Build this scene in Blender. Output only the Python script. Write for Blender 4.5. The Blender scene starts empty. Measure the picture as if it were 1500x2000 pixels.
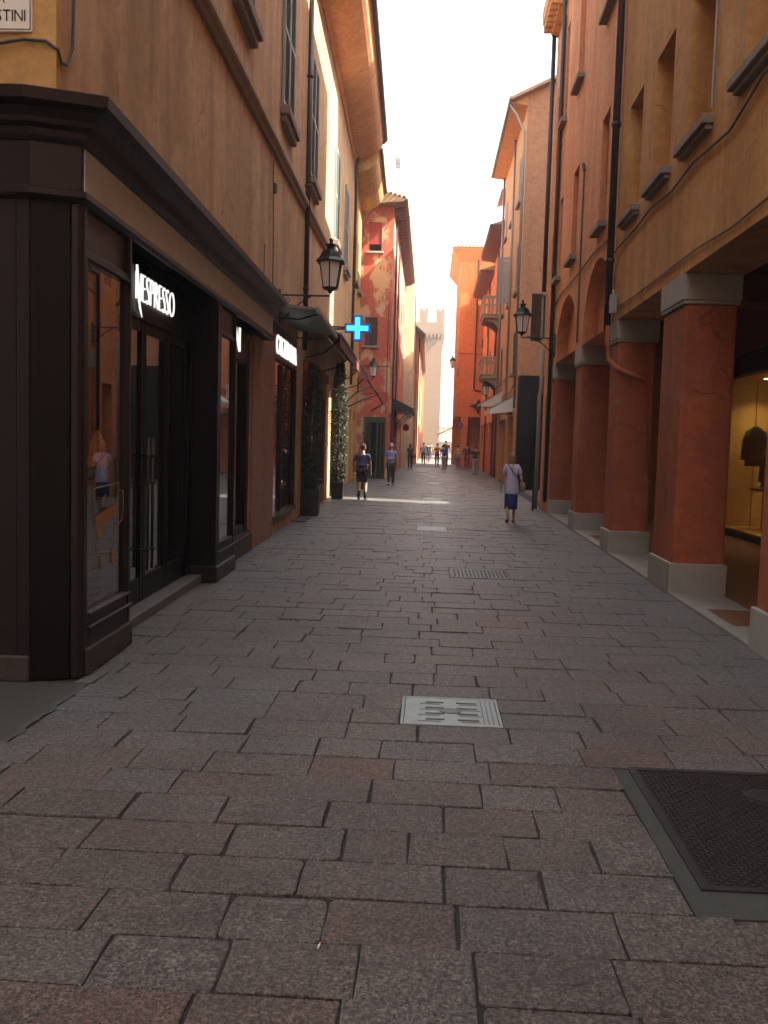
import bpy, bmesh, math, random
from mathutils import Vector, Matrix, noise
from math import pi, sin, cos, tan, radians as R
rnd = random.Random(7)
S = bpy.context.scene
COL = S.collection

# ------------------------------------------------------------------ camera, sky, sun, exposure
cam_d = bpy.data.cameras.new('camera')
cam = bpy.data.objects.new('camera', cam_d); COL.objects.link(cam)
cam_d.sensor_fit = 'VERTICAL'; cam_d.sensor_height = 36.0
cam_d.lens = 36.0 * 1806 / 2000
cam_d.clip_start = 0.05; cam_d.clip_end = 2000
_yaw, _pit, _roll = R(-2.6605), R(4.3823), R(1.6)
fwd = Vector((sin(_yaw)*cos(_pit), cos(_yaw)*cos(_pit), -sin(_pit)))
rgt = Vector((cos(_yaw), -sin(_yaw), 0)); upv = rgt.cross(fwd)
r2 = rgt*cos(_roll) + upv*sin(_roll)
u2 = -rgt*sin(_roll) + upv*cos(_roll)
M = Matrix((r2, u2, -fwd)).transposed().to_4x4()
M.translation = Vector((0, 0, 1.75))
cam.matrix_world = M
S.camera = cam

SUN_AZ = R(-12)      # measured from +X towards +Y
SUN_EL = R(44)
W = bpy.data.worlds.new('World'); S.world = W; W.use_nodes = True
nt = W.node_tree; nt.nodes.clear()
sky = nt.nodes.new('ShaderNodeTexSky'); sky.sky_type = 'NISHITA'; sky.sun_disc = False
sky.sun_elevation = SUN_EL
sky.sun_rotation = pi/2 - SUN_AZ      # clockwise from +Y
sky.dust_density = 3.0; sky.air_density = 1.0; sky.ozone_density = 1.0
bg = nt.nodes.new('ShaderNodeBackground'); bg.inputs['Strength'].default_value = 0.15
wo = nt.nodes.new('ShaderNodeOutputWorld')
hs_ = nt.nodes.new('ShaderNodeHueSaturation'); hs_.inputs['Saturation'].default_value = .42
wm_ = nt.nodes.new('ShaderNodeMix'); wm_.data_type = 'RGBA'; wm_.blend_type = 'MULTIPLY'; wm_.inputs[0].default_value = 1; wm_.inputs[7].default_value = (1.03, 1.0, .96, 1)
nt.links.new(sky.outputs[0], hs_.inputs['Color']); nt.links.new(hs_.outputs[0], wm_.inputs[6])
nt.links.new(wm_.outputs[2], bg.inputs['Color']); nt.links.new(bg.outputs[0], wo.inputs['Surface'])
sd = bpy.data.lights.new('sun', 'SUN'); sd.energy = 5.0; sd.angle = R(0.5); sd.color = (1.0, 0.90, 0.76)
sun = bpy.data.objects.new('sun', sd); COL.objects.link(sun)
sun.rotation_euler = Vector((cos(SUN_EL)*cos(SUN_AZ), cos(SUN_EL)*sin(SUN_AZ), sin(SUN_EL))).to_track_quat('Z', 'Y').to_euler()
S.view_settings.view_transform = 'Standard'; S.view_settings.look = 'None'
S.view_settings.exposure = 2.52; S.view_settings.gamma = 1.0
S.view_settings.use_curve_mapping = False
S.cycles.max_bounces = 7; S.cycles.diffuse_bounces = 4; S.cycles.glossy_bounces = 3; S.cycles.volume_bounces = 0; S.cycles.transparent_max_bounces = 10

# ------------------------------------------------------------------ materials
class NT:
    def __init__(s, name):
        s.m = bpy.data.materials.new(name); s.m.use_nodes = True
        s.t = s.m.node_tree; s.t.nodes.clear()
        s.out = s.n('ShaderNodeOutputMaterial'); s.p = s.n('ShaderNodeBsdfPrincipled')
        s.l(s.p.outputs[0], s.out.inputs['Surface'])
    def n(s, k, **kw):
        x = s.t.nodes.new(k)
        for a, b in kw.items(): setattr(x, a, b)
        return x
    def l(s, a, b): s.t.links.new(a, b)
    def pos(s, scale=(1, 1, 1), world=True):
        mp = s.n('ShaderNodeMapping'); mp.inputs['Scale'].default_value = scale
        if world: s.l(s.n('ShaderNodeNewGeometry').outputs['Position'], mp.inputs[0])
        else: s.l(s.n('ShaderNodeTexCoord').outputs['Object'], mp.inputs[0])
        return mp.outputs[0]
    def noise(s, sc, det=4, rough=.55, vec=None, scale=(1, 1, 1), world=True):
        x = s.n('ShaderNodeTexNoise'); x.inputs['Scale'].default_value = sc
        x.inputs['Detail'].default_value = det; x.inputs['Roughness'].default_value = rough
        s.l(vec if vec is not None else s.pos(scale, world), x.inputs['Vector']); return x.outputs['Fac']
    def ramp(s, fac, stops):
        r = s.n('ShaderNodeValToRGB'); e = r.color_ramp.elements
        while len(e) < len(stops): e.new(.5)
        for i, (p, c) in enumerate(stops):
            e[i].position = p; e[i].color = (*c, 1) if not isinstance(c, (int, float)) else (c, c, c, 1)
        s.l(fac, r.inputs[0]); return r.outputs[0]
    def mix(s, fac, a, b, mode='MIX'):
        x = s.n('ShaderNodeMix', data_type='RGBA', blend_type=mode)
        for i, v in ((0, fac), (6, a), (7, b)):
            if isinstance(v, (int, float)): x.inputs[i].default_value = v
            elif isinstance(v, tuple): x.inputs[i].default_value = (*v, 1)
            else: s.l(v, x.inputs[i])
        return x.outputs[2]
    def bump(s, h, strength=.3, dist=.01):
        b = s.n('ShaderNodeBump'); b.inputs['Strength'].default_value = strength
        b.inputs['Distance'].default_value = dist
        s.l(h, b.inputs['Height']); s.l(b.outputs[0], s.p.inputs['Normal'])
    def col(s, c):
        if isinstance(c, tuple): s.p.inputs['Base Color'].default_value = (*c, 1)
        else: s.l(c, s.p.inputs['Base Color'])

def simple(name, c, rough=.6, metal=0., var=.15, sc=6, emis=None, es=0, bump=0, spec=.5):
    n = NT(name); n.p.inputs['Specular IOR Level'].default_value = spec
    f = n.noise(sc, 5)
    n.col(n.mix(f, tuple(v*(1-var) for v in c), tuple(min(1, v*(1+var)) for v in c)))
    n.p.inputs['Roughness'].default_value = rough; n.p.inputs['Metallic'].default_value = metal
    if emis:
        n.p.inputs['Emission Color'].default_value = (*emis, 1); n.p.inputs['Emission Strength'].default_value = es
    if bump: n.bump(n.noise(sc*8, 4), bump, .005)
    return n.m

def stucco(name, c, c2=None, stain=.35, patch=None, rough=.9, pth=(.52, .56), psc=.7, faded=None):
    """lime plaster: blotches, rain streaks, fine grain, repaired or bare patches"""
    n = NT(name)
    c2 = c2 or tuple(v*.72 for v in c)
    b = n.mix(n.ramp(n.noise(.55, 6, .6), [(.3, 0.), (.7, 1.)]), c, c2)
    st = n.ramp(n.noise(2.2, 5, .6, scale=(1, 1, .12)), [(.42, 1.), (.75, 0.)])
    b = n.mix(n.ramp(st, [(0, stain), (1, 0.)]), b, tuple(v*.45 for v in c))
    sp = n.ramp(n.noise(7, 7, .72), [(.33, .78), (.67, 1.10)])
    b = n.mix(1.0, b, sp, 'MULTIPLY')
    # hairline cracks, only here and there
    wv = n.n('ShaderNodeVectorMath', operation='ADD'); nz = n.n('ShaderNodeTexNoise'); nz.inputs['Scale'].default_value = 1.4; nz.inputs['Detail'].default_value = 6
    gp = n.pos(); n.l(gp, nz.inputs['Vector']); n.l(gp, wv.inputs[0]); n.l(nz.outputs['Color'], wv.inputs[1])
    cv = n.n('ShaderNodeTexVoronoi', feature='DISTANCE_TO_EDGE'); cv.inputs['Scale'].default_value = .42; n.l(wv.outputs[0], cv.inputs['Vector'])
    ck = n.n('ShaderNodeMath', operation='MULTIPLY'); n.l(n.ramp(cv.outputs['Distance'], [(.0025, .7), (.0065, 0.)]), ck.inputs[0]); n.l(n.ramp(n.noise(.8, 3), [(.50, 0.), (.58, 1.)]), ck.inputs[1])
    b = n.mix(ck.outputs[0], b, tuple(v*.3 for v in c))
    if faded:
        b = n.mix(n.ramp(n.noise(.9, 5, .62), [(.55, 0.), (.72, .6)]), b, faded)
    if patch:
        pf = n.ramp(n.noise(psc, 9, .66, scale=(1, 1, .8)), [(pth[0], 0.), (pth[1], 1.)])
        b = n.mix(pf, b, patch)
    n.col(b)
    n.p.inputs['Roughness'].default_value = rough
    n.p.inputs['Specular IOR Level'].default_value = .25
    h = n.n('ShaderNodeMath', operation='ADD'); n.l(n.noise(3.0, 5), h.inputs[0])
    h2 = n.n('ShaderNodeMath', operation='MULTIPLY'); n.l(n.noise(60, 3), h2.inputs[0]); h2.inputs[1].default_value = .25
    n.l(h2.outputs[0], h.inputs[1]); n.bump(h.outputs[0], .35, .02)
    return n.m

def paving():
    n = NT('porphyry_paving')
    at = n.n('ShaderNodeAttribute', attribute_name='tone')
    base = n.ramp(at.outputs['Fac'], [(0, (.100, .103, .098)), (.35, (.112, .107, .098)), (.65, (.104, .088, .078)), (.9, (.110, .080, .068)), (1, (.118, .070, .058))])
    big = n.ramp(n.noise(1.3, 6, .65), [(.3, .72), (.7, 1.22)])
    b = n.mix(1.0, base, big, 'MULTIPLY')
    b = n.mix(n.ramp(n.noise(.45, 3), [(.45, 0.), (.62, .45)]), b, (.070, .074, .073))
    sp = n.ramp(n.noise(62, 4, .85), [(.38, .25), (.50, .90), (.62, 2.5)])
    b = n.mix(.9, b, n.mix(1.0, b, sp, 'MULTIPLY'))
    mid = n.ramp(n.noise(17, 4, .7), [(.35, .75), (.65, 1.2)])
    b = n.mix(1.0, b, mid, 'MULTIPLY')
    v = n.n('ShaderNodeTexVoronoi', feature='F1'); v.inputs['Scale'].default_value = 48; n.l(n.pos(), v.inputs['Vector'])
    pit = n.ramp(v.outputs['Distance'], [(.10, 1.), (.24, 0.)])
    pm = n.ramp(n.noise(2.4, 3), [(.42, 0.), (.62, 1.)])
    pf = n.n('ShaderNodeMath', operation='MULTIPLY'); n.l(pit, pf.inputs[0]); n.l(pm, pf.inputs[1])
    b = n.mix(pf.outputs[0], b, (.014, .012, .011))
    # chewing gum and spatter
    g = n.n('ShaderNodeTexVoronoi', feature='F1'); g.inputs['Scale'].default_value = 3.1; n.l(n.pos(), g.inputs['Vector'])
    b = n.mix(n.ramp(g.outputs['Distance'], [(.035, .55), (.06, 0.)]), b, (.16, .155, .145))
    n.col(b)
    n.l(n.ramp(n.noise(26, 4, .7), [(.3, .28), (.7, .55)]), n.p.inputs['Roughness'])
    n.p.inputs['Specular IOR Level'].default_value = .5
    h = n.n('ShaderNodeMath', operation='ADD'); n.l(n.noise(12, 5, .7), h.inputs[0])
    h2 = n.n('ShaderNodeMath', operation='MULTIPLY'); n.l(n.noise(75, 4, .85), h2.inputs[0]); h2.inputs[1].default_value = 1.0
    n.l(h2.outputs[0], h.inputs[1])
    h3 = n.n('ShaderNodeMath', operation='MULTIPLY_ADD'); n.l(pf.outputs[0], h3.inputs[0]); h3.inputs[1].default_value = -.8; n.l(h.outputs[0], h3.inputs[2])
    n.bump(h3.outputs[0], 1.0, .009)
    return n.m

def glass(name, tint=(.9, .92, .9), refl=1.45, dark=0.):
    n = NT(name); n.t.nodes.remove(n.p)
    lw = n.n('ShaderNodeLayerWeight'); pw = n.n('ShaderNodeMath', operation='POWER'); n.l(lw.outputs['Facing'], pw.inputs[0]); pw.inputs[1].default_value = 4.0
    lw.inputs['Blend'].default_value = .5
    f = n.n('ShaderNodeMath', operation='MULTIPLY_ADD'); n.l(pw.outputs[0], f.inputs[0]); f.inputs[1].default_value = 1-refl; f.inputs[2].default_value = refl
    g = n.n('ShaderNodeBsdfGlossy'); g.inputs['Roughness'].default_value = .015
    t = n.n('ShaderNodeBsdfTransparent'); t.inputs['Color'].default_value = (*tint, 1)
    m = n.n('ShaderNodeMixShader'); n.l(f.outputs[0], m.inputs[0]); n.l(t.outputs[0], m.inputs[1]); n.l(g.outputs[0], m.inputs[2])
    n.l(m.outputs[0], n.out.inputs['Surface']); return n.m

def emit(name, c, s):
    n = NT(name); n.col((0.02, 0.02, 0.02)); n.p.inputs['Emission Color'].default_value = (*c, 1)
    n.p.inputs['Emission Strength'].default_value = s; return n.m

def leafmat(name, c, c2):
    n = NT(name); n.col(n.mix(n.ramp(n.noise(11, 3), [(.35, 0.), (.65, 1.)]), c, c2))
    n.p.inputs['Roughness'].default_value = .55; return n.m

MT = dict(
    pave=paving(),
    mortar=simple('joint_mortar', (.026, .025, .023), .95, var=.4, sc=20, bump=.5),
    cement=simple('cement_surround', (.048, .053, .048), .9, var=.25, sc=9, bump=.6),
    asphalt=simple('old_asphalt', (.040, .037, .031), .92, var=.35, sc=25, bump=.9),
    farroad=simple('far_paving', (.13, .118, .11), .7, var=.3, sc=3, bump=.2),
    beige=stucco('beige_plaster', (.57, .375, .21), (.44, .275, .15), .8, faded=(.60, .44, .28)),
    yellow=stucco('yellow_plaster', (.58, .36, .13), (.48, .28, .10), .4),
    salmon=stucco('salmon_pilaster', (.37, .21, .14), (.30, .17, .115), .35),
    ochre=stucco('ochre_plaster', (.62, .32, .10), (.48, .235, .08), .75, faded=(.60, .38, .18)),
    orange=stucco('orange_plaster', (.62, .265, .105), (.53, .225, .095), .35, faded=(.52, .29, .17)),
    pink=stucco('pinkish_plaster', (.66, .29, .125), (.56, .235, .105), .65, faded=(.62, .38, .25)),
    peach=stucco('peach_plaster', (.66, .34, .14), (.58, .29, .12), .25),
    brown=stucco('brown_plaster', (.48, .25, .14), (.40, .205, .115), .3),
    bright=stucco('bright_orange_plaster', (.66, .215, .065), (.58, .19, .06), .2),
    red=stucco('peeling_red_plaster', (.56, .125, .085), (.50, .16, .10), .25, patch=(.60, .40, .24)),
    cream=stucco('cream_plaster', (.62, .54, .36), (.55, .47, .32), .2),
    mustard=stucco('mustard_plaster', (.50, .33, .13), (.44, .29, .12), .3),
    pillar=stucco('red_pillar_plaster', (.42, .125, .058), (.29, .082, .042), .75, faded=(.42, .17, .10), patch=(.27, .085, .055), pth=(.56, .60), psc=1.6),
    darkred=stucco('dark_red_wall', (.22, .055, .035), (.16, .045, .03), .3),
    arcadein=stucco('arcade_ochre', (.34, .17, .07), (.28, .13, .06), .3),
    soffit=stucco('soffit_plaster', (.72, .38, .19), (.64, .33, .17), .3),
    plinth=simple('worn_brown_plinth', (.045, .034, .029), .85, var=.5, sc=7, bump=.6),
    step=simple('grey_step_stone', (.11, .11, .108), .7, var=.3, sc=6, bump=.3),
    handle=simple('dark_bronze_bar', (.05, .048, .045), .35, metal=.7),
    stone=simple('grey_stone', (.30, .29, .265), .8, var=.22, sc=5, bump=.5),
    curb=simple('pale_kerb_stone', (.24, .22, .19), .65, var=.22, sc=5, bump=.4),
    cotto=simple('terracotta_floor', (.16, .07, .04), .45, var=.3, sc=6, bump=.2),
    sill=simple('sandstone_sill', (.20, .165, .13), .85, var=.3, sc=7, bump=.5),
    mould=simple('string_course_stone', (.30, .23, .175), .85, var=.3, sc=4, bump=.4),
    wood=simple('dark_brown_lacquer', (.0150, .0100, .0105), .42, var=.45, sc=5, spec=.28, bump=.08),
    woodblk=simple('black_lacquer', (.0050, .0045, .005), .42, var=.4, sc=5, spec=.14, bump=.06),
    frieze=simple('weathered_grey_band', (.47, .51, .54), .6, var=.3, sc=4, bump=.2),
    brick=simple('brick_masonry', (.17, .105, .062), .9, var=.3, sc=3, bump=.6),
    tiles=simple('roof_tiles', (.42, .28, .18), .9, var=.35, sc=6, bump=.4),
    dark=simple('dark_interior', (.02, .016, .014), .9),
    shopwall=simple('shop_interior_wall', (.16, .085, .05), .8),
    shutg=simple('grey_green_shutter', (.25, .30, .30), .7, var=.2, sc=8),
    shutb=simple('brown_shutter', (.075, .042, .032), .7, var=.2, sc=8),
    shutr=simple('red_blind', (.40, .055, .05), .7, var=.2, sc=8),
    eavewood=simple('brown_eave_boards', (.16, .085, .065), .8, var=.3, sc=6),
    iron=simple('black_iron', (.016, .016, .018), .45, metal=.4, var=.2),
    lamp=simple('lantern_green_black', (.020, .034, .036), .4, metal=.5, var=.2),
    pipe=simple('dark_pipe', (.035, .030, .034), .5, metal=.3),
    pipeg=simple('grey_zinc_pipe', (.26, .25, .24), .5, metal=.5),
    cable=simple('cable_rubber', (.06, .05, .045), .7),
    steel=simple('worn_steel_plate', (.25, .29, .28), .5, metal=.5, var=.2, sc=12, bump=.25),
    steel2=simple('dull_steel_cover', (.12, .13, .132), .5, metal=.6, var=.25, sc=14, bump=.3),
    castiron=simple('cast_iron_cover', (.030, .026, .026), .55, metal=.5, var=.4, sc=5, bump=.4),
    chrome=simple('brushed_steel', (.5, .5, .5), .3, metal=1.),
    frost=simple('frosted_lamp_glass', (.80, .76, .68), .35, var=.08),
    pane=glass('shop_glass', (.80, .82, .80), .21),
    dpane=glass('dark_window_glass', (.25, .27, .28), .12),
    white=simple('white_paint', (.72, .72, .70), .6, var=.08),
    signwhite=simple('street_sign_stone', (.70, .66, .58), .6, var=.1),
    black=simple('black_paint', (.007, .007, .007), .7, spec=.12),
    neon=emit('lit_letters', (1, .98, .92), .21),
    cyan=emit('cross_cyan_light', (.08, .72, 1.0), .36),
    blue=emit('cross_blue_light', (.0, .09, .55), .20),
    green=emit('cross_green_light', (.0, .9, .35), .22),
    spot=emit('downlight_bulb', (1, .72, .30), 6),
    gold=simple('gold_display_wall', (.62, .40, .13), .5, var=.08),
    copper=simple('glowing_copper', (.75, .22, .06), .35, metal=.3, emis=(1, .22, .05), es=.022),  # lamplit glow put into the copper itself by faint emission
    copperdim=simple('glowing_amber_print', (.10, .035, .01), .5, emis=(1, .3, .05), es=.007),  # printed mark given a faint glow of its own, no lamp
    warm=emit('glowing_gold_line', (1, .55, .18), .010),  # drawn outline made emissive so it looks lit
    awn=simple('red_awning_cloth', (.13, .030, .024), .8, var=.2),
    awng=simple('grey_green_canopy', (.16, .17, .14), .6, var=.2),
    awnw=simple('white_awning_cloth', (.62, .60, .55), .8, var=.08),
    balc=simple('balcony_stone', (.40, .31, .20), .85, var=.25, sc=5, bump=.3),
    leafd=leafmat('dark_leaves', (.014, .036, .020), (.040, .070, .030)),
    leafy=leafmat('olive_leaves', (.018, .032, .012), (.050, .056, .020)),
    bark=simple('bark', (.07, .05, .035), .9),
    pot=simple('black_planter', (.022, .022, .024), .55),
    skin=simple('skin', (.50, .30, .21), .55, var=.06),
)
def cloth(name, c): return simple('cloth_'+name, c, .85, var=.12, sc=14)

# ------------------------------------------------------------------ mesh helpers
class MB:
    def __init__(s): s.v = []; s.f = []; s.mi = []; s.cur = 0; s.tone = None; s.t = []
    def add(s, vs, fs):
        b = len(s.v); s.v += [tuple(v) for v in vs]
        for f in fs:
            s.f.append(tuple(b+i for i in f)); s.mi.append(s.cur)
            if s.tone is not None: s.t.append(s.tone)
    def box(s, x0, x1, y0, y1, z0, z1):
        if x0 > x1: x0, x1 = x1, x0
        if y0 > y1: y0, y1 = y1, y0
        if z0 > z1: z0, z1 = z1, z0
        s.add([(x0,y0,z0),(x1,y0,z0),(x1,y1,z0),(x0,y1,z0),(x0,y0,z1),(x1,y0,z1),(x1,y1,z1),(x0,y1,z1)],
              [(0,3,2,1),(4,5,6,7),(0,1,5,4),(1,2,6,5),(2,3,7,6),(3,0,4,7)]); return s
    def quad(s, *p): s.add(p, [tuple(range(len(p)))]); return s
    def prism(s, pts, y0, y1):
        """profile (x,z) pushed along y, closed"""
        n = len(pts)
        s.add([(x, y0, z) for x, z in pts]+[(x, y1, z) for x, z in pts],
              [(i, (i+1) % n, n+(i+1) % n, n+i) for i in range(n)]+[tuple(range(n))[::-1], tuple(range(n, 2*n))]); return s
    def prismz(s, pts, z0, z1):
        n = len(pts)
        s.add([(x, y, z0) for x, y in pts]+[(x, y, z1) for x, y in pts],
              [(i, (i+1) % n, n+(i+1) % n, n+i) for i in range(n)]+[tuple(range(n))[::-1], tuple(range(n, 2*n))]); return s
    def tube(s, pts, r, n=8, caps=True):
        pts = [Vector(p) for p in pts]; rs = r if isinstance(r, (list, tuple)) else [r]*len(pts)
        b = []; rings = []
        for i, p in enumerate(pts):
            d = (pts[min(i+1, len(pts)-1)]-pts[max(i-1, 0)])
            d = d.normalized() if d.length > 1e-9 else Vector((0, 0, 1))
            a = Vector((0, 0, 1)) if abs(d.z) < .9 else Vector((1, 0, 0))
            e1 = d.cross(a).normalized(); e2 = d.cross(e1)
            rings.append([p+(e1*cos(2*pi*k/n)+e2*sin(2*pi*k/n))*rs[i] for k in range(n)])
        s.loft(rings, caps); return s
    def loft(s, rings, caps=True):
        n = len(rings[0]); vs = [v for r in rings for v in r]; fs = []
        for i in range(len(rings)-1):
            for k in range(n):
                fs.append((i*n+k, i*n+(k+1) % n, (i+1)*n+(k+1) % n, (i+1)*n+k))
        if caps: fs += [tuple(range(n))[::-1], tuple((len(rings)-1)*n+k for k in range(n))]
        s.add(vs, fs); return s
    def lathe(s, c, prof, n=16, squash=1.):
        """profile (r,z) about a vertical axis at c=(x,y)"""
        s.loft([[(c[0]+r*cos(2*pi*k/n), c[1]+r*squash*sin(2*pi*k/n), z) for k in range(n)] for r, z in prof]); return s
    def build(s, name, mats, parent=None, bevel=0, smooth=False, kind=None, seg=1):
        me = bpy.data.meshes.new(name); me.from_pydata(s.v, [], s.f)
        if not isinstance(mats, (list, tuple)): mats = [mats]
        for m in mats: me.materials.append(MT[m] if isinstance(m, str) else m)
        me.polygons.foreach_set('material_index', s.mi)
        if smooth: me.polygons.foreach_set('use_smooth', [True]*len(me.polygons))
        if s.t:
            a = me.attributes.new('tone', 'FLOAT', 'FACE'); a.data.foreach_set('value', s.t)
        bm = bmesh.new(); bm.from_mesh(me); bmesh.ops.recalc_face_normals(bm, faces=bm.faces); bm.to_mesh(me); bm.free()
        o = bpy.data.objects.new(name, me); COL.objects.link(o)
        if parent: o.parent = parent
        if bevel:
            b = o.modifiers.new('bevel', 'BEVEL'); b.width = bevel; b.segments = seg; b.limit_method = 'ANGLE'
        if kind: o['kind'] = kind
        return o

def thing(name, label, cat, loc=(0, 0, 0), rz=0, group=None):
    o = bpy.data.objects.new(name, None); COL.objects.link(o); o.location = loc; o.rotation_euler = (0, 0, rz)
    o.empty_display_size = .3
    o['label'] = label; o['category'] = cat
    if group: o['group'] = group
    return o
def dup(root, loc, rz=None, label=None, scale=None):
    def cp(o, par):
        c = o.copy(); COL.objects.link(c)
        if par: c.parent = par
        for ch in list(o.children): cp(ch, c)
        return c
    r = cp(root, None); r.location = loc
    if rz is not None: r.rotation_euler = (0, 0, rz)
    if label: r['label'] = label
    if scale: r.scale = (scale,)*3
    return r

def facade(mb, s, y0, y1, z0, z1, holes, x=0.):
    """front sheet in plane x, outward along s; holes = (ya,yb,za,zb,depth[,arch_rise])"""
    ys = sorted({y0, y1, *[h[0] for h in holes], *[h[1] for h in holes]}); zs = sorted({z0, z1, *[h[2] for h in holes], *[h[3] for h in holes]})
    ys = [v for v in ys if y0 <= v <= y1]; zs = [v for v in zs if z0 <= v <= z1]
    for i in range(len(ys)-1):
        for k in range(len(zs)-1):
            cy, cz = (ys[i]+ys[i+1])/2, (zs[k]+zs[k+1])/2
            if any(h[0] < cy < h[1] and h[2] < cz < h[3] for h in holes): continue
            mb.quad((x, ys[i], zs[k]), (x, ys[i+1], zs[k]), (x, ys[i+1], zs[k+1]), (x, ys[i], zs[k+1]))
    for h in holes:
        a, b, c, d, dep = h[:5]; xb = x-s*dep
        mb.quad((x, a, c), (xb, a, c), (xb, a, d), (x, a, d)); mb.quad((x, b, c), (xb, b, c), (xb, b, d), (x, b, d))
        if c > z0+1e-6: mb.quad((x, a, c), (x, b, c), (xb, b, c), (xb, a, c))
        if len(h) > 5:
            rise = h[5]; n = 20; ym = (a+b)/2; hw = (b-a)/2
            arc = [(ym-hw*cos(pi*k/n), d-rise+rise*sin(pi*k/n)) for k in range(n+1)]
            for k in range(n):
                (p, q), (r, t) = arc[k], arc[k+1]
                mb.quad((x, p, q), (x, r, t), (xb, r, t), (xb, p, q))
                mb.quad((x, p, q), (x, r, t), (x, r, d), (x, p, d))
        else: mb.quad((x, a, d), (x, b, d), (xb, b, d), (xb, a, d))
        if not (len(h) > 6): mb.quad((xb, a, c), (xb, b, c), (xb, b, d), (xb, a, d))

def body(mb, s, D, y0, y1, z0, z1, x=0., cap=True, near=True):
    xb = x-s*D
    if near: mb.quad((x, y0, z0), (xb, y0, z0), (xb, y0, z1), (x, y0, z1))
    mb.quad((x, y1, z0), (xb, y1, z0), (xb, y1, z1), (x, y1, z1))
    mb.quad((xb, y0, z0), (xb, y1, z0), (xb, y1, z1), (xb, y0, z1))
    if cap: mb.quad((x, y0, z1), (x, y1, z1), (xb, y1, z1), (xb, y0, z1))

def shutter(parent, s, x, ya, yb, za, zb, mat, open_=False, name='shutter'):
    """a pair of louvred leaves lying in plane x (thickness outward s)"""
    ym = (ya+yb)/2
    for a, b in ((ya, ym-.004), (ym+.004, yb)):
        m = MB(); t = .045
        for c, d in ((a, a+.06), (b-.06, b)): m.box(x, x+s*t, c, d, za, zb)
        for c, d in ((za, za+.08), (zb-.08, zb), ((za+zb)/2-.04, (za+zb)/2+.04)): m.box(x, x+s*t*.96, a+.06, b-.06, c, d)
        z = za+.1
        while z < zb-.1:
            m.add([(x+s*.005, a+.06, z+.035), (x+s*.005, b-.06, z+.035), (x+s*.037, b-.06, z), (x+s*.037, a+.06, z),
                   (x+s*.005, a+.06, z+.045), (x+s*.005, b-.06, z+.045), (x+s*.042, b-.06, z+.008), (x+s*.042, a+.06, z+.008)],
                  [(0,1,2,3),(4,5,6,7),(0,1,5,4),(2,3,7,6)])
            z += .055
        m.build(name, mat, parent)

THIN = 0.
def text_mesh(txt, size, depth=.01, sx=1.):
    c = bpy.data.curves.new('t', 'FONT'); c.body = txt; c.size = size; c.extrude = depth; c.resolution_u = 3; c.offset = THIN; c.align_x = 'LEFT'
    o = bpy.data.objects.new('t', c); COL.objects.link(o)
    dg = bpy.context.evaluated_depsgraph_get(); me = bpy.data.meshes.new_from_object(o.evaluated_get(dg))
    bpy.data.objects.remove(o); bpy.data.curves.remove(c)
    for v in me.vertices: v.co.x *= sx
    return me
def place_mesh(me, name, mat, parent, M4):
    me.transform(M4); me.materials.clear(); me.materials.append(MT[mat] if isinstance(mat, str) else mat)
    o = bpy.data.objects.new(name, me); COL.objects.link(o); o.parent = parent; return o
# letter frames: local text x -> along wall, y -> up
FR_L = lambda x, y, z: Matrix(((0, 0, 1, x), (1, 0, 0, y), (0, 1, 0, z), (0, 0, 0, 1)))          # read from +x, text runs +y
FR_R = lambda x, y, z: Matrix(((0, 0, -1, x), (-1, 0, 0, y), (0, 1, 0, z), (0, 0, 0, 1)))        # read from -x, text runs -y
FR_S = lambda x, y, z: Matrix(((1, 0, 0, x), (0, 0, -1, y), (0, 1, 0, z), (0, 0, 0, 1)))         # read from -y, text runs +x
def letters(parent, txt, fr, x, y, z, length, height, mat, depth=.012, gap=.12, axis='y', sgn=1):
    ms = [text_mesh(ch, 1., depth) if ch != ' ' else None for ch in txt]
    ext = []
    for me in ms:
        if me is None: ext.append((0, .3, 0, .7)); continue
        xs = [v.co.x for v in me.vertices]; ys = [v.co.y for v in me.vertices]; ext.append((min(xs), max(xs), min(ys), max(ys)))
    tot = sum(e[1]-e[0] for e in ext)+gap*(len(txt)-1)*.6; k = length/tot; H = max(e[3] for e in ext); cur = 0
    for me, e in zip(ms, ext):
        if me is not None:
            for v in me.vertices:
                v.co.x = (v.co.x-e[0])*k+cur; v.co.y = v.co.y/H*height
            place_mesh(me, 'letter', mat, parent, fr(x, y, z))
        cur += (e[1]-e[0]+gap*.6)*k

# building frames: L local +x = street side; R local +x = away from street
AL, AR = .019, -.013
def Lp(off, y, z=0): return Vector((-2.5+off*cos(AL)-y*sin(AL), off*sin(AL)+y*cos(AL), z))
def Rp(off, y, z=0): return Vector((2.79+off*cos(AR)-y*sin(AR), off*sin(AR)+y*cos(AR), z))
def Lthing(name, label, cat, group=None): return thing(name, label, cat, (-2.5, 0, 0), AL, group)
def Rthing(name, label, cat, group=None): return thing(name, label, cat, (2.79, 0, 0), AR, group)

# ------------------------------------------------------------------ ground, sky structure
g = MB(); g.add([(-400, -200, -.016), (400, -200, -.016), (400, 900, -.016), (-400, 900, -.016)], [(0, 1, 2, 3)])
ground = g.build('ground', 'farroad', kind='structure')
g = MB(); g.add([(-3.6, -6, -.011), (3.6, -6, -.011), (3.6, 66, -.011), (-3.6, 66, -.011)], [(0, 1, 2, 3)])
g.add([(-12, -6, -.011), (-3.6, -6, -.011), (-3.6, 6.6, -.011), (-12, 6.6, -.011)], [(0, 1, 2, 3)])
street = g.build('street', 'mortar', kind='structure')

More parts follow.
